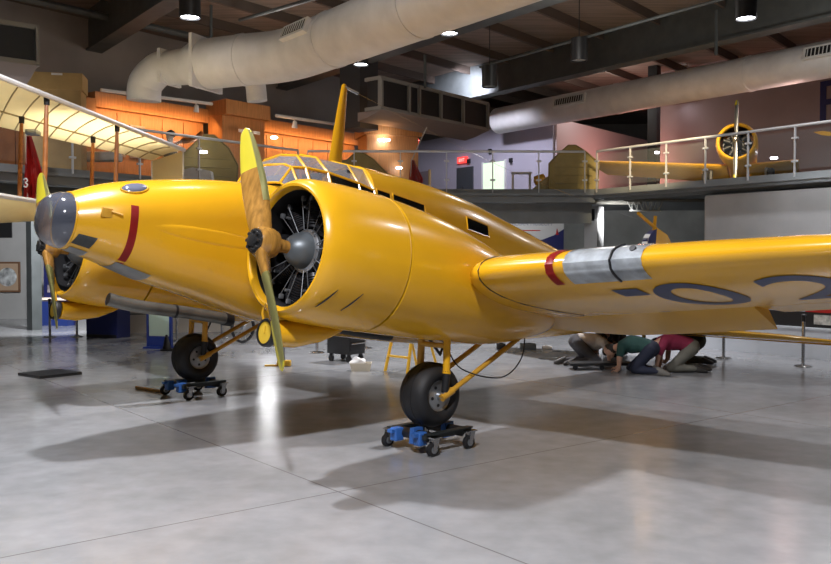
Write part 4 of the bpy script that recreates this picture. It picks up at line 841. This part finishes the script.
# basket of rags
p = onfloor(361, 370.5); t = thing('basket', 'small pale basket with a crumpled white rag on the floor beside the tool cart', 'basket', p)
bm = B(); loft(bm, [[V((w*(1 if i in (0, 3) else -1)*1.0, d_*(1 if i < 2 else -1), z)) for i in range(4)] for z, w, d_ in ((.0, .17, .12), (.15, .2, .15), (.15, .185, .135), (.02, .155, .105))]); obj('tub', bm, M('basket_cream', (.55, .50, .40), .6), t, False)
rag = thing('rag', 'crumpled white rag in the pale basket', 'rag', p+UP*.15); bm = B(); bmesh.ops.create_icosphere(bm, subdivisions=3, radius=.12)
for v in bm.verts: v.co = V((v.co.x*1.2-.04, v.co.y, v.co.z*.8))*(1+.25*math.sin(v.co.x*37+v.co.y*23)*math.cos(v.co.z*31))
obj('cloth', bm, WHITE, rag)
# step ladder
p = onfloor(405, 371); t = thing('step_ladder', 'yellow step ladder standing behind the near main wheel', 'ladder', p, math.radians(48)); LAD = M('ladder_yellow', (.72, .42, .03), .45)
for s in (-1, 1):
    bm = B(); tube(bm, [(-.24*1.0, s*.28, 0), (.1, s*.2, 1.35)], .032, 6); obj('front_rail', bm, LAD, t); bm = B(); tube(bm, [(.62, s*.26, 0), (.16, s*.2, 1.35)], .025, 6); obj('rear_rail', bm, LAD, t)
for k in range(4):
    z = .28+.28*k; bm = B(); box(bm, (-.24+.34*z/1.35, 0, z), (.09, .5, .03)); obj('step', bm, LAD, t, False)
bm = B(); box(bm, (.12, 0, 1.37), (.24, .46, .04), None, .01); obj('top_cap', bm, LAD, t)
# glowing panels out of view, added to produce the glare on the floor
p = V((-4.65, 27.2, 0)); t = thing('glare_panel_stand', 'added stand of glowing white panels hidden behind the fuselage, makes the glare on the floor', 'lit screen', p)
SC = M('added_panel_glow', (.9, .9, .9), .4, emit=(1, .98, .95), es=1.0)
bm = B(); box(bm, (0, 0, .8), (.12, .12, 1.6)); box(bm, (0, 0, .03), (.6, .45, .06)); box(bm, (0, .06, 2.6), (.62, .08, 2.1), None, .02); obj('stand', bm, BLACK, t, False)
for z in (2.05, 3.1): bm = B(); box(bm, (0, .01, z), (.5, .03, .85)); obj('glare_panel', bm, SC, t, False)
# small yellow stand
p = onfloor(284, 366); t = thing('floor_stand', 'low yellow footed stand with a thin post under the near propeller', 'stand', p)
bm = B(); box(bm, (0, 0, .06), (.26, .18, .1), None, .01); box(bm, (-.12, 0, .012), (.5, .1, .02)); obj('base', bm, LAD, t); bm = B(); tube(bm, [(0, 0, .1), (0, 0, .62)], .025, 8); obj('post', bm, ALU, t)
# mat, stick, cone
c0_, c1_, c2_ = onfloor(18, 375.5), onfloor(40, 379), onfloor(82, 374.5); bm = B(); c3_ = c0_+c2_-c1_
loft(bm, [[p+UP*z for p in (c0_, c1_, c2_, c3_)] for z in (0, .05)]); obj('black_floor_plate', bm, BLACK, smooth=False, label='flat black plate lying on the floor at far left', cat='plate')
bm = B(); tube(bm, [onfloor(136, 388.5)+UP*.02, onfloor(166, 393)+UP*.02], .022, 6); obj('wooden_stick', bm, M('pine', (.55, .33, .12), .6), label='thin wooden stick on the floor beside the far dolly', cat='stick')
p = onfloor(168, 350.5); bm = B(); box(bm, (0, 0, .02), (.28, .28, .04), None, .008); rev(bm, [(.03, .1), (.34, .03), (.36, .02)], (-.03, 0, 0), (0, 0, 1), 16); o = obj('black_cone', bm, BLACK, label='small black cone on the floor before the blue framed sign', cat='cone'); o.location = p
# display furniture left
def disp(px0, px1, py0, pyb, name, label, cat):
    p = onfloor((px0+px1)/2, pyb); sc_ = p.y/865; t = thing(name, label, cat, p, -.25); return t, (px1-px0)*sc_, (pyb-py0)*sc_
t, w_, h_ = disp(41, 76, 259, 325, 'exhibit_panel', 'tall blue exhibit panel with pictures and a lit shelf at left', 'exhibit panel')
bm = B(); box(bm, (0, .1, h_/2), (w_, .12, h_)); obj('panel', bm, NAVY, t, False)
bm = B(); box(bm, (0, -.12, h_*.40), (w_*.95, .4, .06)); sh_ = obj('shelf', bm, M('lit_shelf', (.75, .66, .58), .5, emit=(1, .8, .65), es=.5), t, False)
bm = B(); box(bm, (0, -.1, h_*.18), (w_*.95, .36, h_*.36)); obj('plinth', bm, M('blue_panel', (.02, .045, .22), .5), t, False)
for k in range(4):
    bm = B(); box(bm, (-.3+.28*(k % 3), .025, h_*(.55+.12*(k//2)+.05*k)), (.2, .02, .24)); obj('photo', bm, M('exhibit_photo_%d' % k, (.28, .25, .27), .5, 0, .6, 12), t, False)
t, w_, h_ = disp(91, 126, 307, 337, 'blue_display_box', 'plain dark blue display box under the far engine', 'display box')
bm = B(); box(bm, (0, 0, h_/2), (w_, .6, h_), None, .01); obj('body', bm, M('blue_box', (.012, .02, .12), .5), t, False)
bm = B(); box(bm, (0, -.31, .05), (w_*.96, .02, .08)); obj('kick_strip', bm, BLACK, t, False)
t, w_, h_ = disp(146, 173.5, 306, 348, 'sign_stand', 'blue framed stand with pale green panel left of the far wheel', 'sign')
bm = B()
for s in (-1, 1): box(bm, (s*w_*.46, 0, h_/2), (w_*.08, .08, h_))
box(bm, (0, 0, h_*.14), (w_*.9, .07, h_*.28)); BL = M('sign_blue', (.015, .04, .24), .45); obj('frame', bm, BL, t, False)
bm = B(); box(bm, (0, 0, h_*.64), (w_*.84, .03, h_*.7)); obj('panel', bm, M('pale_green', (.47, .60, .50), .5), t, False)
bm = B(); box(bm, (0, 0, .02), (w_, .4, .04)); obj('foot', bm, BL, t, False)
# low pale partition
a, b = onfloor(118, 333.5), onfloor(262, 331); bm = B(); slab(bm, a, b, 0, 1.25, .12); struct('wall_low_partition', bm, M('partition_beige', (.50, .46, .40), .7))
bm = B(); slab(bm, a, b, .52, .56, .15); struct('trim_40', bm, STEELB)
# picture on the lower left wall
wp = V((-13.4, 28, 0)); wdv = V((.76, -.65, 0)); wdl = V((.97, .24, 0)).normalized()
t = thing('framed_picture', 'framed oval portrait picture on the grey lower wall at left', 'picture', at(8, 277, 29.75)); t.rotation_euler = (0, 0, -.015); t.scale = (1.07, 1, 1.07)
bm = B(); box(bm, (0, 0, 0), (.8, .06, .98), None, .01); obj('frame', bm, M('frame_brown', (.16, .08, .04), .5), t, False)
bm = B(); box(bm, (0, -.035, 0), (.68, .01, .86)); obj('mount', bm, M('mount_tan', (.42, .30, .20), .6), t, False)
bm = B(); loft(bm, [[V((.3*math.cos(q), -.04-o_, .3*math.sin(q))) for q in [2*PI*j/28 for j in range(28)]] for o_ in (0, .006)]); obj('oval_print', bm, M('oval_print', (.4, .42, .42), .5, 0, .8, 5), t, False)
bm = B(); box(bm, at(1, 230, 29.78), (.75, .05, .53)); obj('dark_plaque', bm, BLACK, smooth=False, label='black rectangular plaque above the framed oval picture', cat='plaque')
# spoked wheel behind the struts
p = onfloor(243, 343); t = thing('spoked_wheel', 'grey spoked wheel standing behind the struts of the far wheel', 'wheel', p+UP*.38, .9)
bm = B(); rev(bm, [(-.03, .32), (-.04, .36), (0, .38), (.04, .36), (.03, .32)], (0, 0, 0), (0, 1, 0), 32, False); obj('tyre', bm, RUB, t)
bm = B(); rev(bm, [(-.05, .05), (.05, .05)], (0, 0, 0), (0, 1, 0), 14)
for k in range(10): a = 2*PI*k/10; tube(bm, [(0, 0, 0), (.33*math.cos(a), 0, .33*math.sin(a))], .008, 5)
obj('spokes', bm, ALU, t)
# bits on the floor behind the drag strut
for px, py, w_, h_, mt, lab in ((501, 349, .2, .13, BLACK, 'small black bag on the floor behind the drag strut'), (528, 349.5, .36, .14, STEELB, 'grey tool case on the floor left of the kneeling people'), (547, 349, .22, .07, WHITE, 'small white tray of parts on the floor beside the grey tool case')):
    p = onfloor(px, py); bm = B(); box(bm, (0, 0, h_/2), (w_, .2, h_), None, .02); box(bm, (0, 0, h_), (w_*.4, .04, .03), None, .005); o = obj('tool_case' if mt != WHITE else 'parts_tray', bm, mt, label=lab, cat='case'); o.location = p
# low creeper board the people work on
p = onfloor(600, 369); t = thing('creeper_board', 'low black creeper board between the kneeling people', 'creeper', p)
bm = B(); box(bm, (0, 0, .11), (1.2, .4, .05), None, .01); obj('board', bm, BLACK, t)
for sx in (-.5, 0, .5):
    bm = B(); rev(bm, [(-.02, .045), (.02, .045)], (sx, -.16, .046), (0, 1, 0), 14); obj('roller', bm, RUB, t)
# ------------------------------------------------------------------ people kneeling
def skin(nodes, edges, name, mat, par, vox=.02, extra=None):
    bm = B()
    for a, b in edges:
        (p, ra), (q, rb_) = nodes[a], nodes[b]; ra = ra[0] if isinstance(ra, tuple) else ra; rb_ = rb_[0] if isinstance(rb_, tuple) else rb_
        tube(bm, [p.lerp(q, i/4) for i in range(5)], [ra+(rb_-ra)*i/4 for i in range(5)], 14)
    for k, (p, r_) in nodes.items(): bmesh.ops.create_icosphere(bm, subdivisions=2, radius=r_[0] if isinstance(r_, tuple) else r_, matrix=MX.Translation(p) @ MX.Diagonal((1, 1, (r_[1]/r_[0]) if isinstance(r_, tuple) else 1, 1)))
    if extra: extra(bm)
    bmesh.ops.recalc_face_normals(bm, faces=bm.faces); me = bpy.data.meshes.new('s'); bm.to_mesh(me); bm.free()
    o = bpy.data.objects.new('s', me); C.objects.link(o); rm = o.modifiers.new('r', 'REMESH'); rm.mode = 'VOXEL'; rm.voxel_size = vox; sm = o.modifiers.new('s', 'SMOOTH'); sm.factor = .5; sm.iterations = 4
    dg = bpy.context.evaluated_depsgraph_get(); m2 = bpy.data.meshes.new_from_object(o.evaluated_get(dg)); bpy.data.objects.remove(o)
    bm = B(); bm.from_mesh(m2); bpy.data.meshes.remove(m2)
    return obj(name, bm, mat, par, ang=80)
def person(p, yaw_, label, shirt, trous, shoe, hairm, lean=(.60, .47), foot=-.24, arm=.42, mirror=1, sc=1.):
    t = thing('person', label, 'person', p, yaw_); t.scale = (sc, sc, sc)
    sx, sz = lean
    hip = V((-.02, 0, .47)); ch_ = V((sx*.62, 0, sz+.03)); nk = V((sx*.98, 0, sz)); hd = V((sx+.15, 0, sz-.08))
    J = {'pel': (hip, .13), 'waist': (hip.lerp(ch_, .5)+V((0, 0, .03)), .125), 'chest': (ch_, .15), 'neck': (nk, .06), 'head': (hd, .07)}
    E_ = [('pel', 'waist'), ('waist', 'chest'), ('chest', 'neck'), ('neck', 'head')]
    for s, n in ((1, 'l'), (-1, 'r')):
        dx = .10 if s == mirror else -.03
        J['hip'+n] = (hip+V((0, .1*s, -.03)), .1); J['knee'+n] = (V((.28+dx, .13*s, .09)), .068); J['ank'+n] = (V((foot+.06+dx, .12*s, .085)), .045); J['toe'+n] = (V((foot-.09+dx, .12*s, .05)), .035)
        J['sho'+n] = (ch_+V((.12, .18*s, 0)), .075); J['elb'+n] = (V((arm+.1+dx, .24*s, .30)), .05); J['wri'+n] = (V((arm+.12+dx, .2*s, .09)), .033); J['palm'+n] = (V((arm+.17+dx, .19*s, .045)), (.038, .02))
        E_ += [('pel', 'hip'+n), ('hip'+n, 'knee'+n), ('knee'+n, 'ank'+n), ('ank'+n, 'toe'+n), ('chest', 'sho'+n), ('sho'+n, 'elb'+n), ('elb'+n, 'wri'+n), ('wri'+n, 'palm'+n)]
    def ext(bm):
        fd = V((.75, 0, -.66)); r = bmesh.ops.create_uvsphere(bm, u_segments=20, v_segments=14, radius=1, matrix=MX.Translation(hd+V((.05, 0, -.02))) @ MX.Diagonal((.12, .078, .1, 1)))
        c = hd+V((.05, 0, -.02)); rev(bm, [(0, .02), (.03, .012), (.035, .002)], c+fd*.075+V((-.02, 0, -.02)), (.3, 0, -1), 8)
        for s in (1, -1):
            bmesh.ops.create_uvsphere(bm, u_segments=8, v_segments=6, radius=1, matrix=MX.Translation(c+V((-.01, .08*s, 0))) @ MX.Diagonal((.03, .01, .022, 1)))
            bmesh.ops.create_uvsphere(bm, u_segments=8, v_segments=6, radius=.012, matrix=MX.Translation(c+V((.055, .032*s, -.078))))
            dx = .10 if s == mirror else -.03; pm = V((arm+.17+dx, .19*s, .045))
            for k, (l_, b_) in enumerate(((.075, -.028), (.085, -.01), (.08, .009), (.062, .026))):
                q = pm+V((.02, b_, .0)); tube(bm, [q, q+V((l_*.45, b_*.2, .012)), q+V((l_*.8, b_*.3, -.012)), q+V((l_, b_*.35, -.03))], [.0095, .009, .008, .006], 8)
            q = pm+V((-.01, -.03*s, 0)); tube(bm, [q, q+V((.025, -.028*s, 0)), q+V((.055, -.032*s, -.02))], [.011, .0095, .007], 8)
    bd = skin(J, E_, 'body', SKIN, t, .0085, ext)
    g = 1.16
    def pick(ks, ee, name, mat, g): return skin({k: (J[k][0], J[k][1]*g if not isinstance(J[k][1], tuple) else J[k][1]) for k in ks}, ee, name, mat, t, .016)
    JJ = dict(J)
    for n in 'lr': JJ['half'+n] = (J['sho'+n][0].lerp(J['elb'+n][0], .75), .062)
    J.update({k: v for k, v in JJ.items() if k.startswith('half')})
    pick(['chest', 'waist', 'pel', 'shol', 'shor', 'halfl', 'halfr'], [('chest', 'waist'), ('waist', 'pel'), ('chest', 'shol'), ('chest', 'shor'), ('shol', 'halfl'), ('shor', 'halfr')], 'shirt', shirt, 1.16)
    pick(['pel', 'hipl', 'hipr', 'kneel', 'kneer', 'ankl', 'ankr'], [('pel', 'hipl'), ('pel', 'hipr'), ('hipl', 'kneel'), ('hipr', 'kneer'), ('kneel', 'ankl'), ('kneer', 'ankr')], 'trousers', trous, 1.22)
    for n in 'lr':
        a, b = J['ank'+n][0], J['toe'+n][0]; bm = B(); loft(bm, [[a.lerp(b, f)+V((dz*.3, w*math.cos(q), h*math.sin(q)-.0)) for q in [2*PI*j/14 for j in range(14)]] for f, w, h, dz in ((-.35, .03, .045, 0), (-.15, .05, .07, 0), (.4, .05, .062, 0), (1., .052, .045, 0), (1.35, .03, .03, 0))]); obj('shoe', bm, shoe, t)
    bm = B(); c = hd+V((.04, 0, -.0)); bmesh.ops.create_uvsphere(bm, u_segments=20, v_segments=14, radius=1, matrix=MX.Translation(c) @ MX.Diagonal((.125, .088, .105, 1)))
    bmesh.ops.delete(bm, geom=[v for v in bm.verts if (v.co-c).dot(V((.55, 0, -.83))) > .025], context='VERTS'); obj('hair', bm, hairm, t)
    return t
F_ = lambda n, c: M(n, c, .8, 0, .12, 9)
GREYT, NAVT, OLT, KHT = F_('grey_trousers', (.10, .10, .11)), F_('navy_trousers', (.012, .016, .035)), F_('olive_trousers', (.05, .05, .035)), F_('khaki_grey_trousers', (.16, .155, .125))
SHOE = M('shoe', (.05, .045, .04), .6); GSHOE = M('grey_shoe', (.16, .15, .13), .7)
person(onfloor(690, 372)+V((0, 0, 0)), PI-.1, 'person in maroon shirt and khaki trousers kneeling bent forward at right', F_('maroon_shirt', (.26, .02, .06)), KHT, SHOE, HAIR, (.62, .53))
person(onfloor(650, 374.5), PI-.55, 'person in green shirt and navy trousers crouching with an arm on the floor', F_('green_shirt', (.02, .07, .06)), NAVT, GSHOE, HAIR, (.55, .50), -.22, .42, -1)
person(onfloor(577, 365), .08, 'person in white shirt and grey trousers kneeling bent forward at left', F_('white_shirt', (.62, .58, .54)), GREYT, SHOE, HAIR, (.58, .42), -.26, .36, -1)
person(onfloor(616, 355.5), -2.2, 'person in black shirt crouching between the white and the green shirts', F_('black_shirt', (.012, .012, .014)), F_('black_trousers', (.014, .014, .016)), SHOE, HAIR, (.5, .5))
person(onfloor(697, 364), PI-.05, 'person in olive trousers kneeling mostly hidden behind the maroon shirt', F_('dark_shirt', (.03, .03, .03)), OLT, BLACK, HAIR, (.6, .5))
# ------------------------------------------------------------------ light
def spot(p, power, col=(1, .97, .93), size=.25, angle=150, tgt=None, blend=.6):
    l = bpy.data.lights.new('lamp', 'SPOT'); l.energy = power; l.color = col; l.shadow_soft_size = size; l.spot_size = math.radians(angle); l.spot_blend = blend
    o = bpy.data.objects.new('lamp', l); C.objects.link(o); o.location = p
    if tgt is not None: o.rotation_euler = (V(tgt)-V(p)).to_track_quat('-Z', 'Y').to_euler()
    return o
def point(p, power, col, size=.2):
    l = bpy.data.lights.new('lamp', 'POINT'); l.energy = power; l.color = col; l.shadow_soft_size = size; o = bpy.data.objects.new('lamp', l); C.objects.link(o); o.location = p
WARM = (1., .95, .88); COOL = (.95, .945, 1.)
for x, y, pw in ((-3.9, 9.2, 1900), (-.8, 2.2, 2700), (6.5, 11.0, 240), (8.5, 18.0, 500), (-9.0, 14.5, 700)): spot((x, y, 7.4), pw, COOL, .16)
ORG = (1., .50, .20)
for s, pw in ((-3.4, 22), (-2.2, 22), (-1.0, 22), (1.9, 20), (3.0, 20), (4.2, 20), (5.4, 16)):
    pass
def strip(s0, s1, z, off, pw):
    l = bpy.data.lights.new('strip', 'AREA'); l.shape = 'RECTANGLE'; l.size = s1-s0; l.size_y = .12; l.energy = pw; l.color = ORG; o = bpy.data.objects.new('strip', l); C.objects.link(o)
    p = WD+dL*((s0+s1)/2)+nL*off+UP*z; o.location = p; y = (nL*.75-UP*.66).normalized(); o.rotation_euler = MX((dL, (-y).cross(dL)*-1*-1, -y)).transposed().to_euler()
strip(-4.1, -.5, 6.25, -.75, 45); strip(1.6, 6.4, 6.25, -.75, 50)
point(WD+dL*.5-nL*2.6+UP*5.6, 22, ORG, .2)
point(WD-dL*6.5-nL*1.8+UP*5.9, 16, ORG, .2)
point(onL(383, 26.6)+UP*5.9, 16, ORG, .2)
point(V((8.6, 34.2, 5.6)), 110, (1., .38, .30), .2)
spot((1.0, 20.0, 7.4), 2300, COOL, .2, 92, None, .5)
spot((-5.6, 16.0, 6.4), 800, COOL, .2, 92, None, .5)
point(V((11.0, 25.5, 6.6)), 26, (1., .62, .55), .3)
point(V((6.7, 25.4, 5.3)), 14, (1., .6, .3), .15)
spot(V((6.2, 19.5, 7.6)), 3000, (1., .80, .5), .2, 44, (7.2, 24.5, 4.9))
spot(V((1.5, 32, 8.8)), 1000, (.85, .85, 1.), .3, 120, (3.5, 37, 5.5))
def wash(p, tgt, pw, ang=95): return spot(V(p), pw, (.95, .96, 1.), .2, ang, V(tgt))  # added spots without fixtures, brighten walls and banner below the deck
wash((-8.6, 22.5, 3.7), (-11.5, 27, .8), 1500); wash((-4.5, 26, 3.6), (-6, 30, .8), 800)
wash((8.2, 18.6, 4.2), (10.3, 20.2, 2.4), 60, 120); wash((11.0, 15.2, 4.2), (12.8, 16.8, 2.4), 45, 120); wash((7.4, 16.5, 3.9), (9., 18., .3), 160)
wash((2.5, 27, 3.5), (3.8, 29.6, 2.6), 170); wash((-1, 28, 3.5), (-.5, 33, 1.5), 300); wash((6, 26.5, 3.4), (7.5, 33, 1.8), 300)
for q in ((-4.0, 22.5, 7.3), (3.6, 19.5, 6.9), (10.0, 20.5, 6.9), (-2, 12, 7.6), (7, 33, 8.2)): point(V(q), 70, (1, .96, .9), .35)  # added fill points with no fixture, lift the dark upper hall
w = bpy.data.worlds.new('world'); bpy.context.scene.world = w; w.use_nodes = True; bg = w.node_tree.nodes['Background']; bg.inputs[0].default_value = (.72, .78, .9, 1); bg.inputs[1].default_value = .06
vs = bpy.context.scene.view_settings; vs.view_transform = 'Standard'; vs.look = 'None'; vs.exposure = .3; vs.gamma = 1; vs.use_curve_mapping = False
